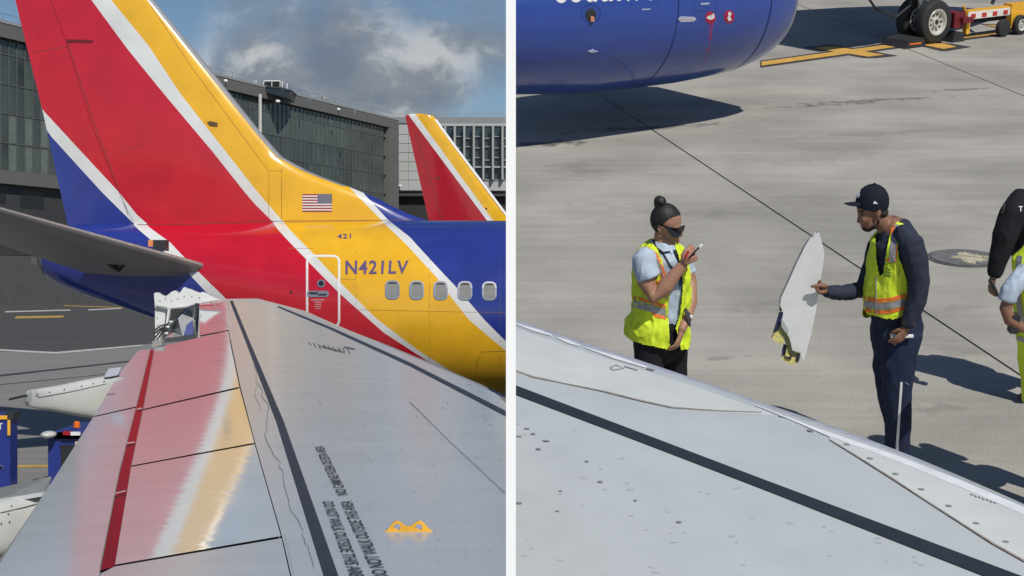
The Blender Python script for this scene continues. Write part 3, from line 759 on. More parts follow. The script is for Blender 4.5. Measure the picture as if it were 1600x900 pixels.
panel('aileron_panel', [(223.5, 643), (374.5, 608.5), (397.5, 694), (205.5, 730)], M_skin2)
panel('aileron_panel', [(205, 732), (398, 696.5), (439, 841), (180, 886)], M_skin2)
panel('aileron_panel', [(179, 889), (440, 844.5), (475, 1000), (150, 1000), (158, 900)], M_skin)
panel('trailing_panel', [(188, 582), (217, 549), (234.5, 547), (212.5, 637), (147, 652)], M_skin3)
panel('trailing_panel', [(145.5, 654), (212, 639), (186, 740), (156, 890), (152, 960), (-70, 1000), (0, 884)], M_skin3)
panel('gap_seal', [(235.5, 547), (241, 545.5), (223, 641), (204.5, 731), (179, 887), (157.5, 893), (187, 740), (213, 638)], M_seal, .002)
for a_, b_ in (((214, 642), (222, 640.5)), ((197, 696), (211, 694)), ((180.5, 775), (197, 771))):
    decal('seal_joint', ribbon([a_, b_], 2.0), hLx, .006, M_slat, wl, skirt=False)
panel('tip_skin', [(311, 478), (355, 472), (359, 516), (345, 519), (313, 525)], M_skin2)
decal('walkway_stripe', [[(359, 471), (364, 471), (388, 530), (443, 660), (527, 900), (560, 1000), (535, 1000), (505, 900), (432, 662), (382, 530)]], hLx, OFF + .002, M_black, wl, 24, skirt=False)
decal('forward_stripe', [[(432, 480), (437, 480), (520, 514), (640, 568), (799, 649), (799, 657), (640, 573.5), (518, 517)]], hLx, OFF + .002, M_black, wl, 24, skirt=False)
M_doodle = mat('sealant_line', (0.21, 0.215, 0.225), .6)
random.seed(3)
def doodle(pts, amp, w):
    out = []
    for (x0, y0), (x1, y1) in zip(pts, pts[1:]):
        n = max(2, int(math.hypot(x1 - x0, y1 - y0) / 7))
        for k in range(n): t = k / n; out.append((x0 + (x1 - x0) * t + random.uniform(-amp, amp), y0 + (y1 - y0) * t + random.uniform(-amp, amp) * .4))
    return ribbon(out, w)
decal('sealant_line', doodle([(405, 600), (418, 640), (414, 690), (436, 725), (445, 762), (452, 800), (470, 825), (480, 860), (492, 900)], 3.2, .8) + doodle([(395, 560), (402, 590), (398, 620), (410, 650)], 2.2, .6), hLx, OFF + .002, M_doodle, wl, 40, skirt=False)
decal('skin_lap', ribbon([(640, 630), (700, 690), (790, 775)], .8), hLx, OFF + .002, M_doodle, wl, 30, skirt=False)
specks = []
for _ in range(160):
    x = random.uniform(470, 790); y = random.uniform(600, 895)
    if x < 380 + (y - 470) * .36: continue
    specks.append(disc(x, y, random.uniform(.5, 1.6), random.uniform(.25, .5), 6, .4))
for k in range(18): specks.append(disc(445 + .9 * k + random.uniform(-1, 1), 840 + 4 * k, 1.0, .5, 6))
tag(decal('rivet_marks', specks, hLx, OFF + .0015, M_doodle, wl, 60, skirt=False), kind='stuff')
# stencilled warnings, laid out in metres on the skin
def text_wing(name, txt, A, B, C, n_all=1.0, m=M_inkdark, bold=.015):
    V, F = text2d(txt, bold); out = []
    for u, v in V:
        x = A.x + (B.x - A.x) * u * n_all + (C.x - A.x) * v; y = A.y + (B.y - A.y) * u * n_all + (C.y - A.y) * v
        out.append(Vector((x, y, CH + ZL(x, y) + OFF + .002)))
    F = [f for f in F if max(out[i].x for i in f) < -.005]
    mk(name, out, F, m, wl)
h_ = lambda x, y: hL(x, y)[0]
text_wing('warning_stencil', 'DO NOT WALK OUTSIDE THIS AREA', h_(504, 788), h_(545, 900), h_(521, 788), 29 / 26.5)
a0, a1 = h_(549, 787), h_(602, 895)
text_wing('warning_stencil', 'DO NOT WALK OUTSIDE THIS AREA', a0 + (a1 - a0) * 29 / 26.3, a0, a0 + (a1 - a0) * 29 / 26.3 + (h_(531, 787) - a0), 1.0)
text_wing('warning_stencil', 'NO CAMINE FUERA DE ESTA AREA', h_(544, 777), h_(505, 700), h_(527, 778), 1.0)
sm = []
for k in range(9): sm += ribbon([(482 + 7.6 * k, 536 + 1.4 * k), (486 + 7.6 * k, 541 + 1.2 * k + (k % 3) * 2)], .9); sm += ribbon([(500 + 4 * k, 541 + k), (507 + 4 * k, 546 + 1.0 * k)], .7)
decal('worn_stencil', sm, hLx, OFF + .002, M_inkdark, wl, 40, skirt=False)
decal('worn_stencil', [disc(546, 545.5, 10, 1.3, 14, .18)], hLx, OFF + .003, mat('worn_grey', (.16, .17, .17), .5), wl, 40, skirt=False)
# yellow walkway fitting
fit = hL(638, 833.5)[0]; fd = fit.y
yf = [(597.6, 832), (605, 829.5), (612, 820), (617, 815.2), (621.5, 814.2), (627, 817.5), (633, 822.8), (641, 823), (648, 818.5), (652.5, 815), (657, 814.2), (661.5, 817.5), (669, 826), (678.5, 832.8), (678, 834.3), (598, 833.8)]
cu = bpy.data.curves.new('fitting', 'CURVE'); cu.dimensions = '2D'; cu.fill_mode = 'BOTH'; cu.extrude = .0035; cu.bevel_depth = .001
def spl(pts):
    sp_ = cu.splines.new('POLY'); sp_.points.add(len(pts) - 1)
    for p_, (x, y) in zip(sp_.points, pts): v = ray(x, y) * fd; p_.co = (v.x, v.z, 0, 1)
    sp_.use_cyclic_u = True
spl(yf); spl(disc(620.8, 823, 5.6, 4.8, 16)); spl(disc(654.8, 823, 5.6, 4.8, 16))
co = bpy.data.objects.new('t', cu); COL.objects.link(co); dg = bpy.context.evaluated_depsgraph_get(); me = bpy.data.meshes.new_from_object(co.evaluated_get(dg))
Vv = [Vector((v.co.x, fd - v.co.z, CH + v.co.y)) for v in me.vertices]; Ff = [tuple(p.vertices) for p in me.polygons]; bpy.data.objects.remove(co)
mk('rope_fitting', Vv, Ff, M_yellow, wl)
q = S()
for x0, x1 in ((613, 632), (644, 664)):
    a = P(x0, 833.4, fd - .012); b = P(x1, 832.2, fd - .008); q.box((a.x, a.y, a.z - .001), (b.x, b.y, b.z))
q.make('fitting_slot', M_dark, wl)
# torn winglet stub
dS = 11.2; M_torn = mat('torn_white_paint', (0.74, 0.75, 0.73), .25, var=.10, vs=6, bump=.002, bs=18, coat=.3)
def plate(name, pix, d0, m, th=.05, dz=0.0, dpts=None):
    s = S(); pts = [P(x, y, (dpts[i] if dpts else d0)) for i, (x, y) in enumerate(pix)]; s.prism(pts, (0, th, 0)); return s.make(name, m, wl)
plate('torn_skin', [(240.5, 459), (243, 457), (247, 457.3), (252, 461), (259, 463), (263, 460), (268, 456), (273, 454), (276, 456), (279, 459), (283, 455), (286, 450), (288.5, 448.6), (291, 451), (295, 451), (301, 454), (312, 458), (316, 456), (323, 459), (336, 465.5), (344, 468), (318, 472), (308, 475), (292, 480), (262, 483), (242, 479)], dS, M_torn, .06)
plate('frame_post', [(242, 479.1), (262, 483.1), (258.5, 486), (257, 508), (250, 522), (250, 531), (242.5, 532)], dS, M_torn, .08)
plate('inner_panel', [(262.2, 483), (291, 481), (275, 497), (258, 511)], dS + .3, mat('cavity_dark', (.045, .048, .05), .5), .04)
plate('crumpled_skin', [(308, 476), (292, 483), (278, 497), (264, 504), (262, 510), (270, 515), (255, 529), (285, 525), (304, 522), (303, 500)], dS - .1, skin('crumpled_gloss', (.42, .43, .44), .12), .05, dpts=[11.2, 11.35, 11.1, 11.2, 11.05, 11.3, 11.1, 11.0, 11.2, 11.25])
plate('painted_reflection', [(300, 501), (302, 522), (288, 524), (291, 508)], dS - .2, mat('reflection_blue', (.10, .13, .38), .3), .03)  # blue reflection on the torn skin, put into this plate's colour
plate('tip_edge', [(305, 473.5), (308, 474), (312, 521), (308.5, 522), (306.5, 500)], dS - .25, M_dark, .05)
plate('corner_block', [(238, 533), (253, 530), (253, 540), (237, 543)], 8.2, mat('grey_sealant', (.33, .31, .29), .6), .06)
for a_, b_ in (((265, 503), (242, 528)), ((262, 509), (241, 521)), ((262, 513), (245, 531)), ((258, 507), (242, 516))):
    q = S(); q.tube([P(*a_, dS - .1), P((a_[0] + b_[0]) / 2, (a_[1] + b_[1]) / 2 - 2, dS - .3), P(*b_, dS - .4)], .006, 6); q.make('cable', M_dark, wl)
for c_ in ((267, 503), (262, 511), (260, 521)):
    q = S(); q.ell(P(*c_, dS - .25), (.016, .012, .010)); q.make('cable_clip', M_torn, wl, True)
decal('tip_seam', ribbon([(330, 471), (338, 483), (347, 497), (359, 514)], .9), hLx, OFF + .002, M_slat, wl, skirt=False)

plate('rib_flange', [(262, 483), (266, 483), (262, 505), (259, 507)], dS - .05, M_torn, .05)
plate('frayed_edge', [(243, 477), (258, 479), (262, 481.5), (290, 479), (306, 474), (306, 475.6), (291, 481), (262, 483.6), (243, 479)], dS - .03, mat('torn_grey_edge', (.30, .30, .29), .6, var=.4, vs=40), .03)
for x_, y_ in ((250, 470), (259, 466), (268, 470), (278, 467), (288, 463), (246, 486), (246, 497), (246, 508), (246, 519), (300, 463), (312, 465)):
    q = S(); q.ell(P(x_, y_, dS - .003), (.0045, .003, .0045)); q.make('rivet', M_doodle, wl)
# flap track fairings under the trailing edge
M_fair = mat('fairing_white', (0.56, 0.57, 0.54), .35, var=.05, vs=8, coat=.2)
def fairing(path, d0, d1, wid, tail):
    s = S(); rings = []
    for i, (x, yt, yb) in enumerate(path):
        t = i / (len(path) - 1); d = d0 + (d1 - d0) * t; a = P(x, yt, d); b = P(x, yb, d); c = (a + b) / 2; h = (a - b).z / 2; w = wid * min(1, (t + .12) * 2.4)
        if i == 0: h *= .75; w *= .5
        r = []
        for k in range(20):
            an = 2 * math.pi * k / 20; cc, ss = math.cos(an), math.sin(an)
            r.append(c + Vector((0, w * math.copysign(abs(cc) ** .7, cc), h * math.copysign(abs(ss) ** .7, ss))))
        rings.append(r)
    s.loft(rings); return s
f1 = fairing([(41.5, 612, 630), (45, 609.5, 634), (60, 607, 637.5), (90, 602, 643), (125, 594.5, 650), (160, 588, 656), (196, 590, 662)], 5.9, 6.5, .08, 0).make('track_fairing', M_fair, wl); autosmooth(f1, 60)
hF = hitter(bvh_of([f1]))
decal('access_panel', ribbon([(55, 610), (56, 618), (61, 620.5), (110, 612), (166, 599.5), (166, 588)], .8), hF, .003, M_doodle, f1)
decal('fastener', [disc(x, y, 1.0, n=8) for x, y in ((59, 616), (77, 613), (100, 608.5), (127, 603.5), (145, 599.5), (162, 596))], hF, .004, M_doodle, f1, 50)
decal('hinge_cap', [[(164, 589), (172, 575.5), (192, 573), (186, 586)]], lambda x, y: (P(x, y, 5.75), Vector((0, -1, 0))), .02, mat('cap_grey', (.45, .47, .55), .3), wl, 30)
decal('hinge_gap', ribbon([(164, 591), (175, 590), (186, 587)], 3), lambda x, y: (P(x, y, 5.74), Vector((0, -1, 0))), .01, M_dark, wl, 30)
q = S(); q.tube([P(42, 618, 5.9), P(15, 624, 5.8)], .005, 5); q.make('static_wick', M_dark, wl)
f2 = fairing([(-120, 800, 850), (-60, 790, 862), (0, 779, 872), (40, 774, 858), (70, 768, 838), (130, 752, 800)], 3.4, 3.75, .085, 0).make('track_fairing', M_fair, wl); autosmooth(f2, 60)
hF2 = hitter(bvh_of([f2]))
decal('access_panel', ribbon([(0, 801), (30, 794), (64, 786)], .9), hF2, .003, M_doodle, f2); decal('fastener', [disc(x, y, 1.1, n=8) for x, y in ((17, 791), (12, 803), (1, 818), (14, 815))], hF2, .004, M_doodle, f2, 50)
panel2 = S(); panel2.prism([P(-60, 775, 3.8), P(0, 762, 3.85), (P(80, 744, 3.95)), P(66, 769, 3.6), P(0, 780, 3.55), P(-60, 792, 3.5)], (0, 0, -.01)); panel2.make('flap_end', M_skin2, wl)

# ------------------------------------------------------------------ ground equipment at the left edge
DG = CH * FL / (765 - HZ)
gb = empty('equipment_cabinet', LG(0, 765), 'tall blue ground equipment cabinet with orange corner strips at the left edge', 'cabinet')
def gbox(name, x0, y0, x1, y1, dn, df, m, parent):
    a = P(x0, y1, DG); b = P(x1, y0, DG); s = S(); s.box((a.x, DG + dn, a.z), (b.x, DG + df, b.z)); return s.make(name, m, parent)
gbox('body', -110, 646, 16, 766, 0, .38, M_gse, gb); gbox('cap', 8, 645, 21, 655, -.02, .40, M_dark, gb)
gbox('marker_strip', -3, 649, 12, 655, -.03, -.001, M_yellow, gb); gbox('marker_strip', 12.5, 656, 16.5, 680, -.03, -.001, M_yellow, gb)
text_px('lettering', 'GT', [(-11, 671), (4, 671), (-11, 661), (4, 661)], lambda x, y: (P(x, y, DG), Vector((0, -1, 0))), .004, M_white, gb, bold=.01)
q = S(); q.tube([P(-2, 727, DG - .02), P(5, 728, DG - .06), P(5, 733, DG - .02)], .012, 6); q.make('latch', M_metal, gb)
tg = empty('baggage_tug', LG(110, 778), 'blue baggage tug with an orange roof beacon half hidden by the wing', 'tug')
q = S(); a = P(75, 682, DG); q.prism([P(75, 683, DG + .6), P(88, 672.5, DG + .6), P(150, 668, DG + .6), P(215, 668, DG + .6), P(215, 790, DG + .6), P(75, 790, DG + .6)], (0, 1.6, 0)); q.make('cab', M_gse, tg)
q = S(); q.prism([P(73, 685.5, DG + .55), P(86, 676, DG + .55), P(150, 660, DG + 2.2), P(215, 655, DG + 2.2), P(215, 660, DG + .55), P(150, 686, DG + .55)], (0, .0, .03)); q.make('roof', mat('blue_roof', (.03, .045, .2), .45), tg)
gbox('side_window', 80, 703, 100.5, 790, .57, .62, M_glass, tg); gbox('window_frame', 78, 701, 102.5, 702.6, .56, .62, M_dark, tg)
gbox('cream_panel', 104, 695, 130, 722, .5, .6, M_cream, tg)
gbox('reflector', 86, 678, 98, 684, .45, .52, mat('reflector_red', (.35, .01, .02), .4), tg); gbox('reflector', 98.2, 679, 113, 684.5, .45, .52, M_white, tg)
q = S(); q.ell(P(76, 679, DG + .4), (.13, .2, .065)); q.make('lamp_cowl', M_fair, tg, True)
q = S(); c = P(120, 668, DG + .8); q.tube([c, c + Vector((0, 0, .09)), c + Vector((0, 0, .11))], [.06, .055, .03], 12); q.make('beacon', M_orange, tg)
q = S(); c = P(120, 669, DG + .8); q.tube([c - Vector((0, 0, .03)), c + Vector((0, 0, .004))], .065, 12); q.make('beacon_base', M_dark, tg)
for x in (100, 190):
    q = S(); c = P(x, 782, DG + .55); q.tube([c, c + Vector((0, .25, 0))], .3, 18, up=(0, 0, 1)); q.make('wheel', M_dark, tg)

# ------------------------------------------------------------------ white strip added near the camera to stand in for the dividing gap
q = S(); dv = 1.1; q.box(((790.6 - 800) / FL * dv, dv, 0), ((806 - 800) / FL * dv, dv + .007, CH + .214))
m_div = mat('divider_white', (0.95, 0.95, 0.95), .9, var=.0); tag(q.make('panel_divider', m_div), 'slim white strip added close to the camera as the gap between the two views', 'divider')

# ================================================================== right half: the sloping apron
HD = math.radians(34)                        # heading of the parked airliner on the apron
def clip(poly, p, n):                        # keep the side where (x-p).n >= 0
    out = []
    for i in range(len(poly)):
        a, b = poly[i], poly[(i + 1) % len(poly)]; da = (a[0] - p[0]) * n[0] + (a[1] - p[1]) * n[1]; db = (b[0] - p[0]) * n[0] + (b[1] - p[1]) * n[1]
        if da >= 0: out.append(a)
        if da * db < 0: t = da / (da - db); out.append((a[0] + (b[0] - a[0]) * t, a[1] + (b[1] - a[1]) * t))
    return out
M_apron = mat('apron_concrete', (0.355, 0.338, 0.302), 0.9, var=0.09, vs=1.1, bump=0.003, bs=14, stretch=(0.6, 1.5, 1), rot=-HD + .12, det=10)
def stain_apron(m):
    t = m.node_tree; b = principled(m); mixn = t.nodes[m['_mix']]; c = N(t, 'ShaderNodeTexCoord')
    # broad blotches, fine speckle, thin brushed streaks and a few oily stains with outlines of their own
    last = mixn.outputs['Result']
    def mul(fac_socket, lo, hi, a=.3, b_=.7):
        nonlocal last
        r = N(t, 'ShaderNodeMapRange'); r.inputs[1].default_value = a; r.inputs[2].default_value = b_; r.inputs[3].default_value = lo; r.inputs[4].default_value = hi; LK(t, fac_socket, r.inputs[0])
        k = N(t, 'ShaderNodeMix', data_type='RGBA', blend_type='MULTIPLY'); k.inputs[0].default_value = 1; LK(t, last, k.inputs['A']); LK(t, r.outputs[0], k.inputs['B']); last = k.outputs['Result']
    n = N(t, 'ShaderNodeTexNoise', i_Scale=.55, i_Detail=6.0); LK(t, c.outputs['Object'], n.inputs['Vector']); mul(n.outputs[0], .80, 1.12, .36, .64)
    n = N(t, 'ShaderNodeTexNoise', i_Scale=70.0, i_Detail=3.0); LK(t, c.outputs['Object'], n.inputs['Vector']); mul(n.outputs[0], .84, 1.15)
    mp_ = N(t, 'ShaderNodeMapping'); mp_.inputs['Rotation'].default_value = (0, 0, -HD + .20); mp_.inputs['Scale'].default_value = (.5, 7.5, 1); LK(t, c.outputs['Object'], mp_.inputs[0])
    n = N(t, 'ShaderNodeTexNoise', i_Scale=.8, i_Detail=6.0, i_Distortion=1.2); LK(t, mp_.outputs[0], n.inputs['Vector']); mul(n.outputs[0], .93, 1.03, .32, .60)
    for (px, py, rx, ry, dk_) in ((1345, 158, 1.3, .12, .5), (1290, 164, 1.0, .1, .6), (1500, 140, .6, .10, .5), (850, 225, .9, .18, .35), (1010, 200, 1.5, .16, .5), (1500, 545, .35, .25, .8), (900, 265, .5, .5, .85), (1440, 640, .5, .14, .8), (1120, 178, .3, .05, .7), (1150, 330, .8, .3, .88), (1250, 250, 1.4, .3, .9), (930, 330, .7, .5, .9), (1480, 330, .9, .25, .9), (1180, 480, .5, .2, .88), (1500, 480, .4, .12, .85), (1350, 210, 1.6, .18, .86), (1130, 560, .25, .06, .7)):
        G = RG(px, py); s_ = N(t, 'ShaderNodeVectorMath', operation='SUBTRACT'); s_.inputs[1].default_value = (G.x, G.y, 0); LK(t, c.outputs['Object'], s_.inputs[0])
        r_ = N(t, 'ShaderNodeMapping', vector_type='POINT'); r_.inputs['Rotation'].default_value = (0, 0, -.25); LK(t, s_.outputs[0], r_.inputs[0])
        q_ = N(t, 'ShaderNodeVectorMath', operation='MULTIPLY'); q_.inputs[1].default_value = (1 / rx, 1 / ry, 0); LK(t, r_.outputs[0], q_.inputs[0])
        l_ = N(t, 'ShaderNodeVectorMath', operation='LENGTH'); LK(t, q_.outputs[0], l_.inputs[0])
        nn = N(t, 'ShaderNodeTexNoise', i_Scale=6.0, i_Detail=5.0); LK(t, c.outputs['Object'], nn.inputs['Vector'])
        a_ = N(t, 'ShaderNodeMath', operation='MULTIPLY_ADD'); a_.inputs[1].default_value = 2.6; LK(t, nn.outputs[0], a_.inputs[0]); LK(t, l_.outputs['Value'], a_.inputs[2])
        mul(a_.outputs[0], dk_, 1.0, 1.55, 2.1)
    LK(t, last, mixn.inputs['A']) if False else LK(t, last, b.inputs['Base Color'])
stain_apron(M_apron)
apron = empty('apron', (0, 0, 0), kind='structure', space=RM)
def rmk(name, V, F, m, parent=None, smooth=False): return mk(name, V, F, m, parent, smooth, RM)
base = [(0.0, 1.0), (26, 1.0), (26, 44), (3.0, 44), (2.9, 24.2), (0.0, 24.0)]
bm_ = [(x, y) for x, y in base]
bed = rmk('sub_base', [(x, y, -.03) for x, y in bm_], [tuple(range(len(bm_)))], M_joint, apron)
j1a, j1b = RG(925, 140), RG(1600, 590); j2a, j2b = RG(1415, 75), RG(1600, 150)
def nrm(a, b): d = (b - a).normalized(); return (d.y, -d.x)
n1_, n2_ = nrm(j1a, j1b), nrm(j2a, j2b); gp = .011
def sh(p, n, k): return (p.x + n[0] * k, p.y + n[1] * k)
regs = [clip(bm_, sh(j1a, n1_, gp), n1_), clip(clip(bm_, sh(j1a, n1_, -gp), (-n1_[0], -n1_[1])), sh(j2a, n2_, gp), n2_), clip(bm_, sh(j2a, n2_, -gp), (-n2_[0], -n2_[1]))]
for r in regs:
    if len(r) < 3: continue
    s = S(); s.prism([(x, y, -.03) for x, y in r], (0, 0, .03)); s.make('concrete_slab', M_apron, apron, False, RM)
def rpatch(name, pix, m, u=.004, parent=apron):
    pts = [RG(x, y) for x, y in pix]; return rmk(name, [(p.x, p.y, u) for p in pts], [tuple(range(len(pts)))], m, parent)
M_rY = mat('apron_yellow_paint', (0.62, 0.36, 0.07), .7, var=.15, vs=6); M_rK = mat('apron_black_paint', (0.05, 0.045, 0.05), .7)
for k_, (b_, y_) in enumerate((
    ([(1150, 104), (1205, 93), (1405, 63), (1480, 66), (1440, 77), (1340, 82)][:0] or [(1188, 95), (1430, 62), (1445, 70), (1188, 106)], [(1190, 97), (1430, 64.5), (1440, 68.5), (1190, 103.5)]),
    ([(1255, 74), (1300, 70), (1372, 82), (1403, 87.5), (1368, 91), (1350, 91)], [(1268, 76), (1303, 73), (1382, 86.5), (1357, 89.5)]),
    ([(1425, 69), (1470, 66), (1518, 73.5), (1480, 80), (1470, 80)], [(1436, 70), (1474, 68.5), (1494, 74), (1475, 77.5)]),
    ([(1490, 55.5), (1640, 36), (1640, 47), (1490, 65)], [(1492, 58), (1640, 39), (1640, 44), (1492, 62.5)]),
    ([(1530, 38), (1560, 38), (1640, 50), (1625, 53)], [(1536, 40), (1560, 40), (1632, 50.5), (1622, 51.5)]))):
    rpatch('line_border', b_, M_rK, .004 + .0008 * k_); rpatch('painted_line', y_, M_rY, .009 + .0008 * k_)
# utility cover
mc = RG(1507, 404); mcR = 0.62
s = S(); s.add([(mc.x + mcR * .42 * math.cos(a * math.pi / 24) * 1.0, mc.y + mcR * .42 * math.sin(a * math.pi / 24), .012) for a in range(48)], [tuple(range(48))])
def rdisc(name, c, r, u, m, parent, h=.008, nn=48, jag=0):
    random.seed(5); s = S(); pts = [(c.x + r[0] * (1 + random.uniform(-jag, jag)) * math.cos(2 * math.pi * a / nn), c.y + r[1] * (1 + random.uniform(-jag, jag)) * math.sin(2 * math.pi * a / nn), u) for a in range(nn)]
    s.prism(pts, (0, 0, h)); return s.make(name, m, parent, False, RM)
hw = (RG(1565, 404) - RG(1449, 404)).x / 2; hd = (RG(1507, 390) - RG(1507, 418)).y / 2
cov = empty('utility_cover', tuple(mc), 'round dark utility cover with peeling cream paint set in the apron', 'manhole cover', space=RM)
rdisc('rim', mc, (hw, hd), .001, mat('cover_ring', (0.10, 0.10, 0.10), .6, var=.2, vs=8), cov, .006)
rdisc('lid', mc, (hw * .9, hd * .9), .008, mat('cover_iron', (0.145, 0.145, 0.145), .6, var=.25, vs=10), cov, .006)
rdisc('worn_paint', mc + Vector((.05, -.03, 0)), (hw * .46, hd * .5), .0145, mat('worn_cream', (0.42, 0.38, 0.28), .8, var=.3, vs=12), cov, .002, 60, .38)

# ------------------------------------------------------------------ parked airliner: engine, nose gear and nose
M_cowl = mat('engine_blue', (0.020, 0.062, 0.33), .28, var=.06, vs=2, coat=.7, bump=.0006, bs=3)
FX, FF = 2.93, 19.0
nb = bpy.data.objects.new('parked_airliner', None); COL.objects.link(nb); nb.matrix_basis = RM @ Matrix.Translation((FX, FF, 0)) @ Matrix.Rotation(HD, 4, 'Z')
tag(nb, 'big blue engine of the parked airliner with its nose wheel on a towbar beyond', 'airplane')
NB = nb.matrix_basis.copy()
prof = [(0.10, .70), (0.02, .76), (0.0, .82), (-.03, .86), (-.10, .90), (-.25, .955), (-.5, 1.01), (-.9, 1.05), (-1.4, 1.07), (-2.0, 1.07), (-2.8, 1.05), (-3.6, .97), (-4.4, .86), (-5.2, .70)]
AXZ = 1.56
def revolve(name, pr, m, parent, n=72, axz=AXZ, cutx=True, tilt=0.0, space=None):
    s = S(); M = space or NB; rings = [[M @ Vector((x, r * math.cos(2 * math.pi * k / n), axz + tilt * x + r * math.sin(2 * math.pi * k / n))) for k in range(n)] for x, r in pr]
    s.loft(rings, cap=False); o = s.make(name, m, parent)
    if cutx:
        bm = bmesh.new(); bm.from_mesh(o.data); iv = wmat(parent).inverted(); co_ = iv @ Vector((.004, 0, 0)); no_ = iv.to_3x3() @ Vector((1, 0, 0))
        bmesh.ops.bisect_plane(bm, geom=bm.verts[:] + bm.edges[:] + bm.faces[:], plane_co=co_, plane_no=no_, clear_inner=True, dist=1e-4); bm.to_mesh(o.data); bm.free()
    return autosmooth(o, 40)
cw = revolve('engine_cowl', prof[4:], M_cowl, nb)
revolve('inlet_lip', prof[:5], mat('lip_metal', (.42, .43, .45), .35, metal=.6), nb)
revolve('inlet_duct', [(0.10, .70), (-.3, .68), (-.9, .72), (-.92, .02)], mat('duct_grey', (.15, .15, .16), .5), nb)
hN = hitter(bvh_of([cw]))
M_cseam = mat('cowl_seam', (.012, .03, .14), .5)
def ringline(x, w=.012):
    r = interp(sorted(prof), x); return r
for x_ in (-.62, -2.05):
    r = sinterp(sorted(prof), x_) + .002; o = revolve('cowl_joint', [(x_ - .008, r), (x_ + .008, r)], M_cseam, nb)
M_sticker = mat('placard_red', (.45, .01, .05), .4); M_rib = mat('pale_print', (.45, .50, .62), .4)
decal('drain_mast', [disc(923, 23, 8.5, 9.5)], hN, .006, M_dark, nb, 8); decal('probe', [[(921, 25), (926, 25), (927, 33), (921, 33)]], hN, .03, mat('probe_copper', (.6, .25, .15), .4), nb, 8)
decal('hinge_ring', ribbon(disc(923, 21, 15, 14, 24), .7, True), hN, .003, M_cseam, nb, 20)
decal('latch', [[(919, 79.5), (924, 78), (927, 76.5), (929, 78.5), (934, 79.8), (929, 81), (924, 82)]], hN, .01, M_rib, nb, 8)
decal('placard_strip', [[(1059, 29.5), (1064, 25.5), (1085, 26.5), (1088, 30), (1083, 33.5), (1064, 34.5)]], hN, .004, M_rib, nb, 8)
decal('placard_print', [[(1064, 29.6), (1083, 29.8), (1083, 31), (1064, 30.8)]], hN, .006, mat('pink_print', (0.65, 0.35, 0.35), 0.5), nb, 8)
decal('warning_sticker', [disc(1110, 27.5, 8, 9.5)], hN, .004, M_sticker, nb, 8); decal('sticker_symbol', [[(1103, 28), (1108, 24), (1111, 27), (1115, 20), (1116, 28), (1110, 31)]], hN, .006, M_white, nb, 8)
decal('warning_sticker', ribbon(disc(1139, 26, 7.2, 9.2), 2.0, True) + [disc(1139, 26, 5.5, 7.5)], hN, .004, M_sticker, nb, 8); decal('sticker_symbol', [[(1137, 20), (1140, 18), (1143, 22), (1140, 25), (1143, 31), (1138, 33), (1136, 28), (1138, 25)]], hN, .006, M_white, nb, 8)
decal('red_streak', ribbon([(1113, 36), (1111, 56), (1107.5, 78), (1103, 96)], [1.5, 1.2, 1.0, .5]) + ribbon([(1109, 38), (1108.5, 58), (1104.5, 80), (1099, 98)], [1.1, .9, .7, .3]), hN, .003, mat('red_fluid', (.45, .02, .10), .35), nb, 20)
decal('access_door', ribbon([(1083, -6), (1084, 17), (1118, 19), (1120, -8)], .7), hN, .002, M_cseam, nb, 20)
decal('small_placard', [[(1095, 5), (1108, 4), (1108, 6.5), (1095, 7.5)]] + [[(1003, 14), (1016, 13.4), (1016, 15), (1003, 15.6)]], hN, .003, M_rib, nb, 8)
text_px('engine_lettering', 'Southwest', [(868, 3.0), (1058, -3.0), (868, -50), (1058, -56)], hN, .004, M_white, nb, bold=.02)
# nose gear
gp0 = RG(1455, 68); MG = RM @ Matrix.Translation(gp0) @ Matrix.Rotation(HD, 4, 'Z')
def gs(fn, name, m, parent=nb, smooth=False): s = S(); fn(s); return s.make(name, m, parent, smooth, MG)
M_tyre = mat('tyre', (.022, .023, .025), .75, var=.2, vs=30); M_rim = mat('wheel_rim', (.62, .61, .57), .35, metal=.3)
def wheel(cy, R=.345, w=.19, name='nose_wheel', parent=nb, cx=0.0, rimon=True, cz=None):
    cz = R if cz is None else cz; pr = [(-.5, .55), (-.5, .86), (-.44, .96), (-.28, 1.0), (0, 1.0), (.28, 1.0), (.44, .96), (.5, .86), (.5, .55)]; s = S(); n = 40; rings = []
    for a, r in pr: rings.append([Vector((cx + R * r * math.cos(2 * math.pi * k / n), cy + w * a, cz + R * r * math.sin(2 * math.pi * k / n))) for k in range(n)])
    s.loft(rings, cap=not rimon); o = s.make(name, M_tyre, parent, False, MG); autosmooth(o, 50)
    if rimon:
        pr = [(-.5, .60), (-.53, .58), (-.5, .52), (-.30, .47), (-.24, .22), (-.40, .18), (-.40, .02)]; s = S(); rings = []
        for a, r in pr: rings.append([Vector((cx + R * r * math.cos(2 * math.pi * k / n), cy + w * a - .001, cz + R * r * math.sin(2 * math.pi * k / n))) for k in range(n)])
        s.loft(rings, cap=False); r_ = s.make('rim', M_rim, o, False, MG); autosmooth(r_, 40)
        s = S(); s.add([Vector((cx + R * .12 * math.cos(2 * math.pi * k / 16), cy - w * .41, cz + R * .12 * math.sin(2 * math.pi * k / 16))) for k in range(16)], [tuple(range(16))]); s.make('hub', M_dark, o, False, MG)
        for k in range(9):
            a = 2 * math.pi * k / 9; s = S(); c = Vector((cx + R * .35 * math.cos(a), cy - w * .31, cz + R * .35 * math.sin(a)))
            s.add([c + Vector((R * .075 * math.cos(b) * math.cos(a) - R * .05 * math.sin(b) * math.sin(a), 0, R * .075 * math.cos(b) * math.sin(a) + R * .05 * math.sin(b) * math.cos(a))) for b in [2 * math.pi * j / 10 for j in range(10)]], [tuple(range(10))]); s.make('rim_hole', M_dark, o, False, MG)
    return o
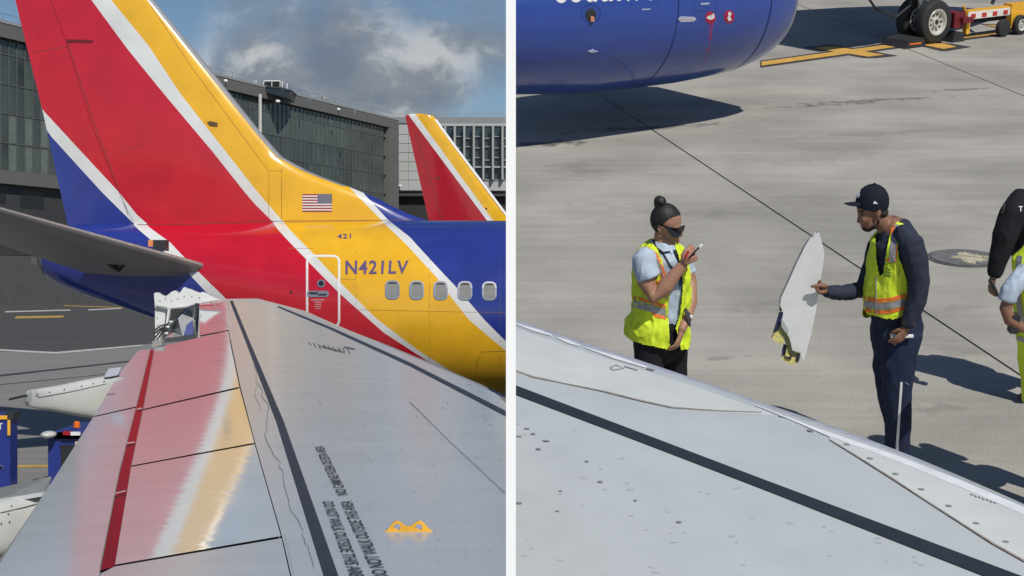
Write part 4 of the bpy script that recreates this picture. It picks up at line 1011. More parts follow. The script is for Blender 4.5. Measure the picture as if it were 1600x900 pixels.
wheel(0.0); wheel(.38)
gs(lambda s: s.tube([(0, -.02, .345), (0, .44, .345)], .05, 12), 'axle', M_metal)
gs(lambda s: s.tube([(0, .21, .34), (-.12, .21, 1.3), (-.15, .21, 2.0)], [.075, .07, .09], 14), 'strut', M_white, smooth=True)
gs(lambda s: s.tube([(-.30, .14, .95), (-.06, .14, .44)], .022, 8), 'torque_link', M_white)
gs(lambda s: s.tube([(-.32, .10, 1.2), (-.45, .1, .62), (-.75, .1, .46), (-1.2, .1, .62), (-1.7, .2, 1.2)], .02, 8), 'hydraulic_hose', M_dark)
hl = MG
hull_p = [(3.9, .05), (3.8, .3), (3.4, .70), (2.8, 1.0), (2.0, 1.25), (1.0, 1.42), (0, 1.52), (-2.0, 1.62), (-2.001, .02)]
revolve('nose_hull', hull_p, M_cowl, nb, 48, 3.15, False, 0.0, MG @ Matrix.Translation((0, .3, 0)))
# chock, tow bar
ck = bpy.data.objects.new('wheel_chock', None); COL.objects.link(ck); ck.matrix_basis = MG @ Matrix.Translation((-.55, 0, 0)); tag(ck, 'black rubber wheel chock with an orange strip wedged behind the nose wheel', 'chock')
gs(lambda s: s.prism([(-.78, -.16, 0), (-.30, -.16, 0), (-.36, -.16, .14), (-.70, -.16, .12)], (0, .5, 0)), 'block', M_dark, ck)
gs(lambda s: s.box((-.68, -.166, .055), (-.42, -.158, .08)), 'orange_strip', M_orange, ck)
ck2 = bpy.data.objects.new('wheel_chock', None); COL.objects.link(ck2); ck2.matrix_basis = MG @ Matrix.Translation((.5, 0, 0)); tag(ck2, 'black rubber wheel chock in front of the nose wheel, below the red tow head', 'chock')
gs(lambda s: s.prism([(.33, -.14, 0), (.62, -.14, 0), (.56, -.14, .15), (.38, -.14, .15)], (0, .5, 0)), 'block', M_dark, ck2)
tw = bpy.data.objects.new('towbar', None); COL.objects.link(tw); tw.matrix_basis = MG @ Matrix.Translation((1.5, 0, 0)); tag(tw, 'red and white striped towbar with yellow ends hitched to the nose wheel', 'towbar')
M_rw = mat('towbar_white', (.75, .73, .68), .5); M_rr = mat('towbar_red', (.50, .03, .02), .45); M_dr = mat('towhead_red', (.16, .012, .02), .5)
gs(lambda s: s.box((.36, -.12, .22), (.62, .3, .46)), 'tow_head', M_dr, tw); gs(lambda s: s.box((.50, -.18, .30), (.74, .0, .38)), 'hitch_arm', M_dr, tw)
gs(lambda s: s.box((.70, -.10, .33), (1.72, .02, .45)), 'bar', M_rw, tw)
gs(lambda s: s.box((.70, -.095, .451), (1.72, .015, .475)), 'yellow_cap_rail', M_yellow, tw)
for k in range(4): gs(lambda s: s.box((.77 + .26 * k, -.104, .345), (.88 + .26 * k, -.099, .415)), 'red_stripe', M_rr, tw)
gs(lambda s: s.box((.68, -.105, .10), (.76, -.03, .34)), 'yellow_foot', M_yellow, tw); gs(lambda s: s.tube([(.60, -.06, .56), (.70, -.06, .42), (.70, -.06, .15)], .02, 8), 'release_handle', M_yellow, tw)
gs(lambda s: s.box((1.72, -.12, .36), (3.6, .04, .50)), 'yellow_beam', M_yellow, tw); gs(lambda s: s.prism([(1.75, -.13, .14), (1.98, -.13, .14), (2.1, -.13, .36), (1.72, -.13, .36)], (0, .1, 0)), 'yellow_bracket', M_yellow, tw)
gs(lambda s: s.box((.6, .10, .22), (2.6, .16, .28)), 'under_rail', M_dark, tw)
wheel(-.16, .14, .09, 'transport_wheel', tw, 1.50, False); wheel(-.16, .16, .10, 'transport_wheel', tw, 1.92, True)
gs(lambda s: s.tube([(1.5, .1, .5), (1.75, .1, .95), (1.85, .1, 1.4)], .03, 8), 'support_stay', M_dark, tw)

# ------------------------------------------------------------------ the nearer wing seen from above (right half)
UW = HR - 1.5 * 1.35
def hR0(px, py, u=UW):
    return RG(px, py, u)
LER = [(800, 495), (900, 529), (1000, 561), (1080, 588), (1200, 630), (1300, 664), (1400, 701), (1500, 742), (1600, 786), (1700, 832)]
LEf = [(hR0(x, y + 4, UW - .021).x, hR0(x, y + 4, UW - .021).y) for x, y in LER]
def fle(x): return sinterp(LEf, x) if LEf[0][0] < x < LEf[-1][0] else interp(LEf, x)
def UR(x, f): e_ = min(.75, max(0, f - fle(x) + .55)); return UW - .07 * e_ ** 2
def hitRr(px, py):
    d = rray(px, py); a, b = 1.2, 9.0
    f = lambda t: HR + d.z * t - UR(d.x * t, d.y * t)
    if f(b) > 0: return None
    for _ in range(40):
        m = (a + b) / 2
        if f(m) > 0: a = m
        else: b = m
    p = Vector((d.x * a, d.y * a, HR + d.z * a)); 
    if p.y > fle(p.x) + .03 or p.x < .0005: return None
    e = 2e-3; n = Vector((-(UR(p.x + e, p.y) - UR(p.x - e, p.y)) / (2 * e), -(UR(p.x, p.y + e) - UR(p.x, p.y - e)) / (2 * e), 1)).normalized()
    return RM @ p, ROT.to_3x3() @ n
wr = empty('airliner_wing', (1.0, 2.8, 0), 'pale blue grey wing in the foreground with one thick black diagonal stripe, seen from above', 'wing', space=RM)
s = S(); rings = []
for i in range(61):
    x = .001 + 2.7 * i / 60; r = []; fe = fle(x); 
    for k in range(41): f = 1.8 + (fe - 1.8) * (1 - (1 - k / 40) ** 1.6); r.append(Vector((x, f, UR(x, f))))
    R = .06; ue = UR(x, fe)
    for k in range(1, 11):
        a = math.pi / 2 - math.pi * k / 10; r.append(Vector((x, fe + R * 1.3 * math.cos(a), ue - R + R * math.sin(a))))
    r.append(Vector((x, 1.8, UW - .25))); rings.append(r)
s.loft(rings)
M_wr = mat('near_wing_paint', (0.50, 0.535, 0.55), .22, var=.05, vs=4, spec=.5, bump=.0002, bs=11)
M_wl2 = mat('near_slat_paint', (0.62, 0.645, 0.63), .25, var=.06, vs=5, spec=.5)
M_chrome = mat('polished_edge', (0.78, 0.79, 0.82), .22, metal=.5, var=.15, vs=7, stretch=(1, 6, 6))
wrb = s.make('wing_skin', [M_wr, M_chrome], wr, True, RM)
wrb.data.shade_smooth(); inv = wmat(wr)
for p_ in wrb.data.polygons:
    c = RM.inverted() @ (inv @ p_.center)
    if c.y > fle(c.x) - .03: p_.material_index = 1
autosmooth(wrb, 60)
def pr_(name, poly, m, off=.003, cell=26, skirt=True):
    o = decal(name, poly, hitRr, off, m, wr, cell, skirt); 
    if o: o.data.shade_smooth()
    return o
edge = [(x, y + 13) for x, y in LER]
pr_('slat_panel', [[(801, 512), (900, 546), (1000, 578), (1100, 610), (1180, 638), (1205, 647), (1190, 645.5), (1120, 643), (1050, 638), (1000, 627), (940, 612), (880, 600), (833, 590), (801, 582)]], M_wl2)
pr_('slat_panel', [[(1292, 674), (1400, 716), (1500, 757), (1600, 801), (1700, 848), (1700, 925), (1600, 877), (1550, 849), (1500, 817), (1447, 783), (1397, 750), (1330, 708), (1296, 688)]], M_wl2)
M_putty = mat('panel_putty', (.30, .25, .21), .7, var=.3, vs=40)
M_glint = mat('painted_glint', (.90, .90, .92), .25, metal=.1, var=.12, vs=9)  # sun glint along the leading edge, painted in as bright white bands
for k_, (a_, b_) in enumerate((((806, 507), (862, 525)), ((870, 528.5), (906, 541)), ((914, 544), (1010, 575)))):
    pr_('painted_glint', ribbon([a_, ((a_[0] + b_[0]) / 2, (a_[1] + b_[1]) / 2 + .3), b_], [1.5, 5, 2.5]), M_glint, .0035, 30, False)
pr_('painted_glint', ribbon([(1180, 634), (1250, 662), (1290, 678), (1350, 699), (1400, 717), (1500, 757), (1600, 800), (1700, 846)], [1, 3, 6, 7, 8, 10, 11, 12]), M_glint, .0036, 30, False)
pr_('panel_edge', ribbon([(806, 581), (833, 590), (880, 600), (940, 612), (1000, 627), (1050, 638), (1120, 643), (1190, 645.5)], [2.5, 1.6, .8, 1.6, 1.8, 1.4, .8, .6]), M_putty, .0045, 30, False)
pr_('panel_edge', ribbon([(1297, 689), (1330, 709), (1397, 751), (1447, 784), (1500, 818), (1550, 850), (1600, 878), (1650, 904)], [.8, 1.6, 2.2, 1.5, 1.8, 2.6, 2.6, 2.6]), M_putty, .0045, 30, False)
M_stripe = mat('black_wing_stripe', (0.028, 0.034, 0.044), .45, var=.12, vs=9)
pr_('walkway_stripe', [[(801, 601.5), (1000, 677), (1200, 753), (1400, 828), (1600, 903), (1700, 940), (1700, 962), (1600, 926), (1400, 847.5), (1200, 768.5), (1000, 691.5), (801, 616)]], M_stripe, .0035, 30, False)
random.seed(11); fa = []; fb = []
for x, y in ((1222, 651), (1266, 674), (1323, 696), (1359, 718), (1399, 742), (1439, 766), (1482, 792), (1525, 819), (1571, 848)): fa.append(disc(x, y, 5.6, 1.9, 12, .15))
for x, y in ((830, 679), (850, 690), (838, 703), (914, 722), (935, 754), (873, 768), (990, 783), (820, 671), (807, 787), (1058, 817), (868, 800), (808, 683)): fa.append(disc(x + 3, y, random.uniform(2.5, 6), random.uniform(.9, 1.7), 12, .1))
for _ in range(95):
    x = random.uniform(806, 1590); y = random.uniform(600, 895)
    if y < 598 + (x - 806) * .42: continue
    fb.append(disc(x, y, random.uniform(2.5, 7), random.uniform(.7, 1.8), 10, random.uniform(-.1, .3)))
fp = pr_('fastener_heads', fa, mat('fastener_grey', (.25, .265, .275), .5, var=.4, vs=50), .0036, 60, False); tag(fp, kind='stuff')
fp = pr_('chipped_fasteners', fb, mat('chip_grey', (.43, .46, .475), .4, var=.12, vs=60), .0008, 60, False); tag(fp, kind='stuff')
pr_('scuff_mark', ribbon([(953, 576), (962, 572), (975, 577), (958, 580), (953, 577)], 1.2) + ribbon([(975, 574), (996, 580)], 1.8) + ribbon([(1010, 577), (1022, 580)], 2.4), M_doodle, .0045, 30, False)
pr_('worn_stencil', [q_ for k in range(7) for q_ in ribbon([(1516 + 6 * k, 773.5 + 2.1 * k), (1520 + 6 * k, 776 + 2.1 * k + (k % 2))], 1.6)], M_doodle, .0045, 30, False)

# ================================================================== people on the apron
def pxof(v):
    w = (RM @ Vector(v)) - CAM; return 800 + FL * w.x / w.y, HZ - FL * w.z / w.y
def inpoly(x, y, poly):
    c = False; n = len(poly)
    for i in range(n):
        x1, y1 = poly[i]; x2, y2 = poly[(i + 1) % n]
        if (y1 > y) != (y2 > y) and x < (x2 - x1) * (y - y1) / (y2 - y1) + x1: c = not c
    return c
YV = (0, 1, 0)
class Fig:
    def __init__(s, fx, fy, label, rootname='person'):
        g_ = RG(fx, fy); s.F = g_.y; s.u = s.F * 1.03 / FL
        s.root = empty(rootname, tuple(g_), label, 'person', space=RM)
        s.u = (RV(fx + 100, 500, s.F).x - RV(fx, 500, s.F).x) / 100
    def J(s, x, y, dy=0.0): return RV(x, y, s.F + dy)
    def tube(s, sp, L, n=16, round_=True):      # L: (px, py, dy, r, depth r)
        sp.tube([s.J(a[0], a[1], a[2]) for a in L], [(a[3] * s.u, (a[4] if len(a) > 4 else a[3]) * s.u) for a in L], n, up=YV, round_=round_)
    def ell(s, sp, x, y, dy, rx, ry, rz, rot=0.0):
        sp.ell(s.J(x, y, dy), (rx * s.u, ry * s.u, rz * s.u), Matrix.Rotation(math.radians(rot), 3, 'Y'))
    def fuse(s, name, sp, m, vox=.007, parent=None, **k): return fuse(name, sp, m, parent or s.root, RM, vox, **k)
def hand(sp, w, d, n, L=.18, curl=0.5, thumb=1, side_w=.036, spread=.05):
    w = Vector(w); d = Vector(d).normalized(); n = Vector(n); n = (n - d * n.dot(d)).normalized(); sd = d.cross(n).normalized() * thumb
    k = L / .18
    sp.tube([w - d * .02 * k, w + d * .03 * k, w + d * .085 * k], [(.021 * k, .018 * k), (.030 * k, .017 * k), (.038 * k, .014 * k)], 12, up=n, round_=True)
    for i, (o, ln) in enumerate(((.030, .072), (.010, .082), (-.011, .076), (-.030, .060))):
        p = w + d * .085 * k + sd * o * k; a = curl * (.5 + .08 * i); dirv = (d + sd * o * spread * 20 * .1).normalized(); pts = [p - d * .01]; r = []
        cur = dirv; q = p
        for j, seg in enumerate((.45, .32, .23)):
            cur = (cur * math.cos(a) + n * math.sin(a)).normalized(); q = q + cur * ln * seg * k; pts.append(q); a = curl * 1.05
        sp.tube(pts, [.0098 * k, .0092 * k, .0084 * k, .0074 * k], 10, up=n if abs(n.dot(cur)) < .95 else sd, round_=True)
    p = w + d * .025 * k + sd * .022 * k
    sp.tube([p, p + (sd * .8 + d * .7 + n * .25).normalized() * .035 * k, p + (sd * .55 + d * 1.0 + n * .5).normalized() * .066 * k], [.013 * k, .011 * k, .0085 * k], 10, up=n, round_=True)

def cloth(name, col, rough=.85, var=.12): return mat(name, col, rough, var=var, vs=14, bump=.0012, bs=160, spec=.25)
M_skinm = mat('skin_brown', (0.235, 0.118, 0.075), .5, var=.10, vs=30, spec=.4); M_skinw = mat('skin_tan', (0.36, 0.19, 0.125), .5, var=.10, vs=30, spec=.4)
M_navy = cloth('navy_cloth', (0.028, 0.034, 0.058)); M_navyt = cloth('navy_trouser', (0.016, 0.024, 0.055)); M_blackc = cloth('black_cloth', (0.012, 0.013, 0.016))
M_lime = mat('hi_vis_lime', (0.64, 0.80, 0.03), .7, var=.14, vs=10, bump=.0025, bs=45); M_hor = mat('hi_vis_orange', (0.85, 0.20, 0.04), .6, var=.15, vs=30); M_silver = mat('reflective_silver', (0.34, 0.34, 0.37), .4, var=.18, vs=25, metal=.3)
M_capc = cloth('cap_navy', (0.010, 0.013, 0.024), .9); M_beard = mat('beard_hair', (0.025, 0.015, 0.012), .9, var=.3, vs=80); M_hair = mat('black_hair', (0.012, 0.010, 0.010), .6, var=.3, vs=60, stretch=(1, 1, 6)); M_lblue = cloth('light_blue_cloth', (0.42, 0.50, 0.60)); M_shoe = mat('black_shoe', (.012, .012, .013), .5)
M_eye = mat('eye_white', (.6, .58, .55), .3); M_lens = mat('sunglass_lens', (.008, .008, .010), .12, spec=.7); M_lip = mat('lip_tone', (.26, .09, .08), .5)

# ---------------- man with the cap, in profile, holding up the broken piece
m = Fig(1402, 722, 'man in navy cap and hi-vis vest facing left, holding up the broken white winglet piece')
b = S()
m.ell(b, 1363, 320, 0, 24.5, 20, 24); m.ell(b, 1354, 337, 0, 13.5, 15.5, 20, -14); m.ell(b, 1360, 347, 0, 14, 15, 11, -20); m.ell(b, 1356, 355.5, 0, 7.5, 8, 5.5)
m.tube(b, [(1344.5, 331, 0, 2.2), (1342.4, 340, 0, 2.6), (1341.3, 346, 0, 3.0)], 10); m.ell(b, 1344.5, 347, -.010, 2.6, 2.6, 2.2); m.ell(b, 1344.5, 347, .010, 2.6, 2.6, 2.2)
m.ell(b, 1343.5, 329.5, 0, 4.2, 12, 3.4); m.ell(b, 1347.2, 351.5, 0, 3.4, 5.2, 1.7); m.ell(b, 1348.2, 355, 0, 3.4, 5, 1.8); m.ell(b, 1351, 343, -.040, 6, 5, 6); m.ell(b, 1351, 343, .040, 6, 5, 6)
m.ell(b, 1373, 334.5, -.072, 3.8, 2.2, 7, 12); m.ell(b, 1373, 334.5, .072, 3.8, 2.2, 7, 12); m.ell(b, 1371.5, 341, -.070, 2.2, 2, 2.8)
m.tube(b, [(1369, 338, 0, 14.5, 14), (1380, 348, 0, 15, 15), (1392, 360, 0, 17, 17)], 16)
m.tube(b, [(1396, 362, 0, 20, 26), (1398, 400, 0, 30, 36), (1397, 470, 0, 30, 33), (1399, 520, 0, 28, 30)], 16)
m.tube(b, [(1403, 520, -.09, 20), (1402, 615, -.09, 14), (1404, 700, -.09, 10), (1399, 716, -.09, 8)], 12); m.tube(b, [(1394, 520, .09, 20), (1391, 612, .09, 14), (1400, 694, .09, 10), (1396, 708, .09, 8)], 12)
m.tube(b, [(1423, 376, -.165, 14), (1436, 440, -.19, 11), (1420, 505, -.21, 7.5)], 12); m.tube(b, [(1374, 380, .15, 12), (1361, 428, .12, 9), (1350, 451, .09, 7.5), (1322, 457, .04, 6.5), (1298, 457, 0, 6.3)], 12)
hand(b, m.J(1298, 456.5, 0), (m.J(1276, 448, 0) - m.J(1298, 456.5, 0)), (0, 1, .15), .125, .95, 1)
hp = m.J(1292, 451, -.012); m.tube(b, [(1290, 447, -.030, 4.2), (1281, 446, -.045, 3.3), (1268.5, 447.5, -.042, 2.7)], 10); m.tube(b, [(1289, 455, -.020, 4.4), (1281, 457, -.04, 3.5), (1276, 452, -.046, 2.8)], 10); m.tube(b, [(1283, 446, -.004, 3.2), (1281, 439, -.008, 2.5)], 8)
hand(b, m.J(1418, 509, -.21), (m.J(1404, 532, -.22) - m.J(1418, 509, -.21)), (-.6, .75, -.2), .165, .62, -1)
body = m.fuse('body', b, M_skinm, .0055, smooth_it=3)
# cap
c = S(); m.ell(c, 1363, 316, 0, 26, 22, 29, 6)
lineL, lineR = m.J(1336, 322, 0), m.J(1389, 329, 0)
crown = m.fuse('cap', c, M_capc, .006, smooth_it=3, cut=lambda v: v.z < lineL.z + (lineR.z - lineL.z) * (v.x - lineL.x) / (lineR.x - lineL.x))
c = S(); rings = []
for k in range(7):
    t = k / 6; x = 1345 - 26 * t; y = 314.5 + 3.2 * t; hw_ = 20 * math.sqrt(max(.04, 1 - (t * .97) ** 2.4)) * m.u; ring = []
    for j in range(17):
        a = 2 * math.pi * j / 16; yy = hw_ * math.cos(a); base_ = m.J(x, y, yy); base_.z += -.028 * (yy / (20 * m.u)) ** 2 * 1.0 + .0035 * math.sin(a); ring.append(base_)
    rings.append(ring[:-1])
c.loft(rings); br = c.make('brim', M_capc, crown, True, RM)
hb = hitter(bvh_of([crown])); M_cw = mat('cap_logo_white', (.75, .75, .75), .6)
decal('cap_logo', [[(1340, 297), (1343.5, 295.5), (1344.5, 298), (1342.5, 301), (1344, 304), (1341.5, 308.5), (1338, 309), (1339.5, 304.5), (1338.5, 301)]], hb, .003, M_cw, crown, 20); decal('cap_mark', [[(1364, 318), (1366.5, 313.8), (1369.5, 316), (1371.5, 318.8)]], hb, .003, M_cw, crown, 20)
q = S(); m.ell(q, 1366.5, 287.2, 0, 2.4, 2.4, 1.6); q.make('cap_button', M_capc, crown, True, RM)
c = S(); m.ell(c, 1355.5, 355, 0, 9.6, 10, 7.2); m.ell(c, 1362.5, 349.5, 0, 11.5, 15.6, 8.5, -25); m.ell(c, 1369.5, 342, 0, 3.8, 16.3, 8); m.ell(c, 1347.5, 350, 0, 3.4, 7, 1.5, -10)
m.fuse('beard', c, M_beard, .0045, smooth_it=2)
c = S(); m.ell(c, 1376, 330, 0, 12, 18.2, 8.5, 10); m.fuse('hair', c, mat('short_hair', (.02, .014, .012), .8), .006)
q = S(); m.ell(q, 1347.4, 334.8, -.043, 2.4, 1.4, 1.0, -12); q.make('eye', M_beard, m.root, True, RM)
q = S(); m.tube(q, [(1343, 331.5, -.035, 1.0), (1347.5, 329.8, -.045, 1.3), (1353, 331.2, -.052, .8)], 8); q.make('eyebrow', M_beard, m.root, True, RM)
# shirt, trousers, shoes
c = S()
m.tube(c, [(1386, 351, 0, 16.5, 16), (1396, 360, 0, 27, 28), (1400, 374, 0, 34, 42), (1401, 402, 0, 37, 43), (1399, 440, 0, 36, 39), (1398, 475, 0, 35, 37), (1399, 500, 0, 36, 38)], 20, round_=False)
m.tube(c, [(1412, 366, -.13, 15), (1424, 378, -.165, 18.5), (1430, 405, -.18, 18), (1436, 440, -.19, 15), (1432, 470, -.20, 14), (1420, 503, -.21, 10.5)], 16)
m.tube(c, [(1384, 370, .12, 14), (1372, 385, .15, 16), (1360, 425, .12, 14), (1350, 452, .09, 14), (1322, 457.5, .04, 12), (1295, 457, 0, 9.5)], 16)
shirt = m.fuse('shirt', c, M_navy, .007, wr=.0065, wf=12, smooth_it=3)
c = S()
m.tube(c, [(1400, 488, 0, 37, 39), (1401, 510, 0, 39.5, 40), (1400, 530, 0, 38, 38)], 20)
m.tube(c, [(1407, 520, -.08, 33, 22), (1403, 570, -.09, 27, 21), (1401.5, 620, -.09, 21.5, 19), (1404, 660, -.09, 18.5, 17), (1404, 705, -.09, 17.5, 16), (1404, 712, -.09, 17.5, 16)], 18, round_=False)
m.tube(c, [(1393, 520, .08, 30, 22), (1389, 575, .09, 24.5, 21), (1391, 620, .09, 19, 18), (1399, 660, .09, 15.5, 16), (1400, 700, .09, 15, 15)], 18, round_=False)
trou = m.fuse('trousers', c, M_navyt, .008, wr=.008, wf=9, smooth_it=3)
hT = hitter(bvh_of([trou]))
decal('side_stripe', ribbon([(1408.5, 597), (1406.5, 625), (1405, 650), (1403, 680), (1401, 712)], [3.4, 3.6, 4.0, 4.2, 4.2]), hT, .003, mat('stripe_white', (.66, .68, .68), .6), trou, 10); decal('side_stripe', ribbon([(1414, 597), (1420, 601)], 1.2), hT, .003, M_silver, trou, 10)
for dy, x in ((-.09, 1394), (.09, 1392)):
    q = S(); m.tube(q, [(x + 14, 716 if dy < 0 else 703, dy, 9, 9), (x - 4, 719 if dy < 0 else 706, dy, 8, 10), (x - 22, 722 if dy < 0 else 709, dy, 5, 8)], 14); q.make('shoe', M_shoe, m.root, True, RM)
# vest
c = S()
m.tube(c, [(1391, 350, 0, 20, 20), (1398, 358, 0, 29.5, 33), (1400, 372, 0, 37, 45.5), (1400, 402, 0, 42, 47), (1396, 440, 0, 43.5, 44), (1394, 478, 0, 44.5, 43), (1394, 492, 0, 44.5, 43)], 24, round_=False)
Vp = [(1362, 352), (1374, 352), (1388, 338), (1402, 338), (1394, 352), (1386, 388), (1380, 428), (1374, 432), (1369, 405), (1368, 374)]
AH = [(1428, 340), (1424, 353), (1410, 362), (1403, 385), (1404, 402), (1411, 420), (1417, 440), (1419, 465), (1416, 492), (1470, 520), (1470, 340)]
def vcut(v):
    x, y = pxof(v); 
    if v.y < m.F + .02 and inpoly(x, y, Vp): return True
    if v.y < m.F + .08 and inpoly(x, y, AH): return True
    if y < 345 and x < 1394: return True
    if inpoly(x, y, [(1400, 325), (1399, 345), (1412, 350), (1432, 358), (1450, 325)]): return True
    hem = interp([(1345, 478), (1356, 492), (1366, 493), (1380, 497), (1396, 499), (1412, 494), (1450, 489)], x)
    if v.y < m.F and y > hem: return True
    return v.y > m.F + .05 and x < 1362 and 370 < y < 425
vest = m.fuse('safety_vest', c, M_lime, .006, wr=.0075, wf=13, smooth_it=2, cut=vcut)
hV = hitter(bvh_of([vest]))
def vd(name, pts, w, m_, off=.003, h=None, par=None): return decal(name, ribbon(pts, w), h or hV, off, m_, par or vest, 8)
vd('orange_band', [(1406, 346), (1398, 362), (1393.5, 385), (1392, 409)], [15, 17, 18, 17], M_hor); vd('reflective_band', [(1404, 352), (1397, 370), (1395, 390), (1394.5, 409)], [7, 9, 9, 9], M_silver, .005)
vd('orange_band', [(1350, 465), (1372, 470), (1392, 468), (1415, 461.5)], 6, M_hor); vd('reflective_band', [(1351, 474.5), (1374, 479), (1394, 477), (1415, 471)], 10, M_silver, .004); vd('orange_band', [(1351, 484), (1374, 488), (1394, 486.5), (1415, 479.5)], 5.5, M_hor)
vd('front_zip', [(1370, 432), (1369, 455), (1370, 492)], .9, M_silver, .006); vd('pocket_seam', [(1379, 414), (1400, 409)], .9, mat('lime_dark_seam', (.2, .36, .02), .8), .004)
for k in range(3): vd('pocket_print', [(1381, 421 + 5 * k), (1386, 419.5 + 5 * k), (1392, 421 + 5 * k)], 1.6, mat('print_green', (.12, .25, .05), .8), .004)
vd('vest_seam', [(1404, 414), (1406, 422), (1404, 430)], 1.0, mat('lime_dark_seam', (.2, .36, .02), .8), .004)
# watch, small item in the hanging hand
q = S(); rings = []; cwr = m.J(1419, 503, -.21); q.tube([m.J(1421, 500, -.21), m.J(1418.5, 507, -.21)], [(.040, .036), (.040, .036)], 18, up=YV); q.make('watch_strap', M_dark, m.root, True, RM)
q = S(); m.ell(q, 1414, 504, -.247, 5, 2, 4.6); q.make('watch_face', M_lens, m.root, True, RM)
card = S(); a = m.J(1392, 525, -.205); bb = m.J(1427, 525, -.19); card.obox((a + bb) / 2, (bb - a) / 2, (0, .006, .002), (0, 0, .006)); tag(card.make('folded_paper', M_white, None, False, RM), 'small white folded paper held in the man’s lowered left hand', 'paper')

# ---------------- the broken winglet piece
wp = empty('winglet_piece', m.J(1240, 568, .02), 'long torn white winglet piece with yellow foam and blue scraps at its ragged foot', 'wing fragment', space=RM)
def pc(name, pix, dy, th, mm, par=wp):
    s = S(); s.prism([m.J(x, y, dy) for x, y in pix], (0, th, 0)); return s.make(name, mm, par, False, RM)
M_wp = mat('winglet_white', (.72, .74, .74), .35, var=.06, vs=7, bump=.0012, bs=20, coat=.2)
pc('skin', [(1280, 363), (1284, 378), (1288.3, 396), (1286.5, 410), (1281, 445), (1275, 485), (1268, 520), (1260, 550), (1255, 565), (1253, 558), (1250, 551.5), (1243, 550), (1238, 547), (1235.5, 535), (1233, 527), (1228, 520), (1222, 514), (1219.5, 508), (1222, 500), (1224, 488), (1221, 486), (1219.5, 475), (1220.5, 466), (1230, 445), (1245, 412), (1258, 385), (1266, 372), (1270, 371), (1272, 367)], .0, .028, M_wp)
pc('edge_strip', [(1280, 362), (1267, 370.5), (1257, 384.5), (1243.5, 411.5), (1229, 444.5), (1219.2, 465.5), (1218.2, 476), (1220, 470), (1231, 446), (1246, 413), (1259, 386), (1268, 373)], .004, .02, M_silver)
M_foam = mat('yellow_foam', (.66, .60, .22), .9, var=.25, vs=40, bump=.004, bs=60)
pc('dark_core', [(1219, 508), (1222, 514), (1228, 520.5), (1233, 528), (1235.5, 536), (1238, 548), (1250, 552.5), (1249, 556), (1240, 558), (1232, 553), (1229, 540), (1226, 528), (1220, 520), (1217, 514)], -.012, .03, mat('olive_core', (.075, .08, .03), .8, var=.3, vs=40))
pc('blue_scrap', [(1218, 488), (1224, 489), (1222, 498), (1219, 512), (1213, 516), (1208, 521), (1212, 508)], .006, .012, mat('scrap_blue', (.018, .025, .085), .5, var=.4, vs=40))
pc('blue_scrap', [(1225, 538), (1229, 540), (1227, 552), (1222, 557), (1222, 549)], .006, .012, mat('scrap_blue', (.018, .025, .085), .5))
pc('foam_chunk', [(1217, 516), (1222, 521), (1226, 530), (1225, 536), (1218, 537), (1211, 533), (1206.5, 529), (1209, 524)], -.006, .03, M_foam)
pc('foam_chunk', [(1230, 541), (1233, 553), (1245, 556), (1246, 566), (1243, 569.5), (1234, 569), (1226, 565), (1221.5, 559.5), (1227, 556)], -.010, .035, M_foam)
pc('torn_scrap', [(1226, 556), (1233, 559), (1238, 553), (1236, 562), (1229, 561)], -.018, .01, M_dark); pc('torn_scrap', [(1246, 552), (1251, 552), (1249, 562), (1247, 567), (1243, 563)], -.016, .012, M_dark); pc('torn_scrap', [(1218, 478), (1222, 484), (1221, 488), (1218, 485)], -.006, .01, M_dark)
pc('curled_skin', [(1221, 497), (1226, 505), (1231, 513), (1232, 524), (1226, 518), (1221, 510)], -.014, .008, mat('curl_grey', (.42, .45, .46), .4))

# ---------------- woman with the phone
w = Fig(1036, 706, 'woman with black hair bun, sunglasses and hi-vis vest, raising a phone to her face')
b = S()
w.ell(b, 1042, 344, 0, 22.5, 19.5, 24); w.ell(b, 1051, 360, -.01, 13, 15, 20, 12); w.ell(b, 1046, 374, -.008, 13, 14, 10, 20); w.ell(b, 1052.5, 381.5, -.01, 6, 7, 5)
w.tube(b, [(1062, 357, -.02, 2.0), (1064, 363, -.022, 2.4), (1065, 367.5, -.023, 2.9)], 10); w.ell(b, 1061, 369, -.03, 2.6, 2.6, 2); w.ell(b, 1059.5, 374.5, -.022, 3.4, 5.5, 1.6); w.ell(b, 1058.3, 377.6, -.022, 3.4, 5, 1.8); w.ell(b, 1054, 368, -.05, 5.5, 5, 6)
w.ell(b, 1030, 357.5, -.070, 3.4, 2.2, 6.5, -14); w.tube(b, [(1035, 362, 0, 11.5), (1033, 376, 0, 12), (1032, 392, 0, 14)], 14)
w.tube(b, [(1034, 400, 0, 20, 18), (1033, 420, 0, 34, 31), (1031, 480, 0, 30, 26), (1030, 515, 0, 30, 24)], 16); w.tube(b, [(1015, 535, -.07, 13), (1015, 610, -.07, 11), (1020, 690, -.07, 9)], 12); w.tube(b, [(1050, 535, .07, 13), (1052, 610, .07, 14), (1050, 684, .07, 9)], 12)
w.tube(b, [(1006, 408, -.13, 15.5), (1010, 440, -.16, 14.5), (1022, 464, -.185, 13.5), (1040, 447, -.19, 12.5), (1056, 427, -.185, 9.5), (1066, 415, -.18, 8)], 16)
w.tube(b, [(1066, 405, .13, 14), (1077, 440, .11, 12), (1079, 470, .03, 11), (1073, 495, -.07, 9.5), (1066, 513, -.13, 7)], 14)
hand(b, w.J(1067, 414, -.18), (w.J(1080, 397, -.185) - w.J(1067, 414, -.18)), (-.45, .75, .4), .15, .75, -1)
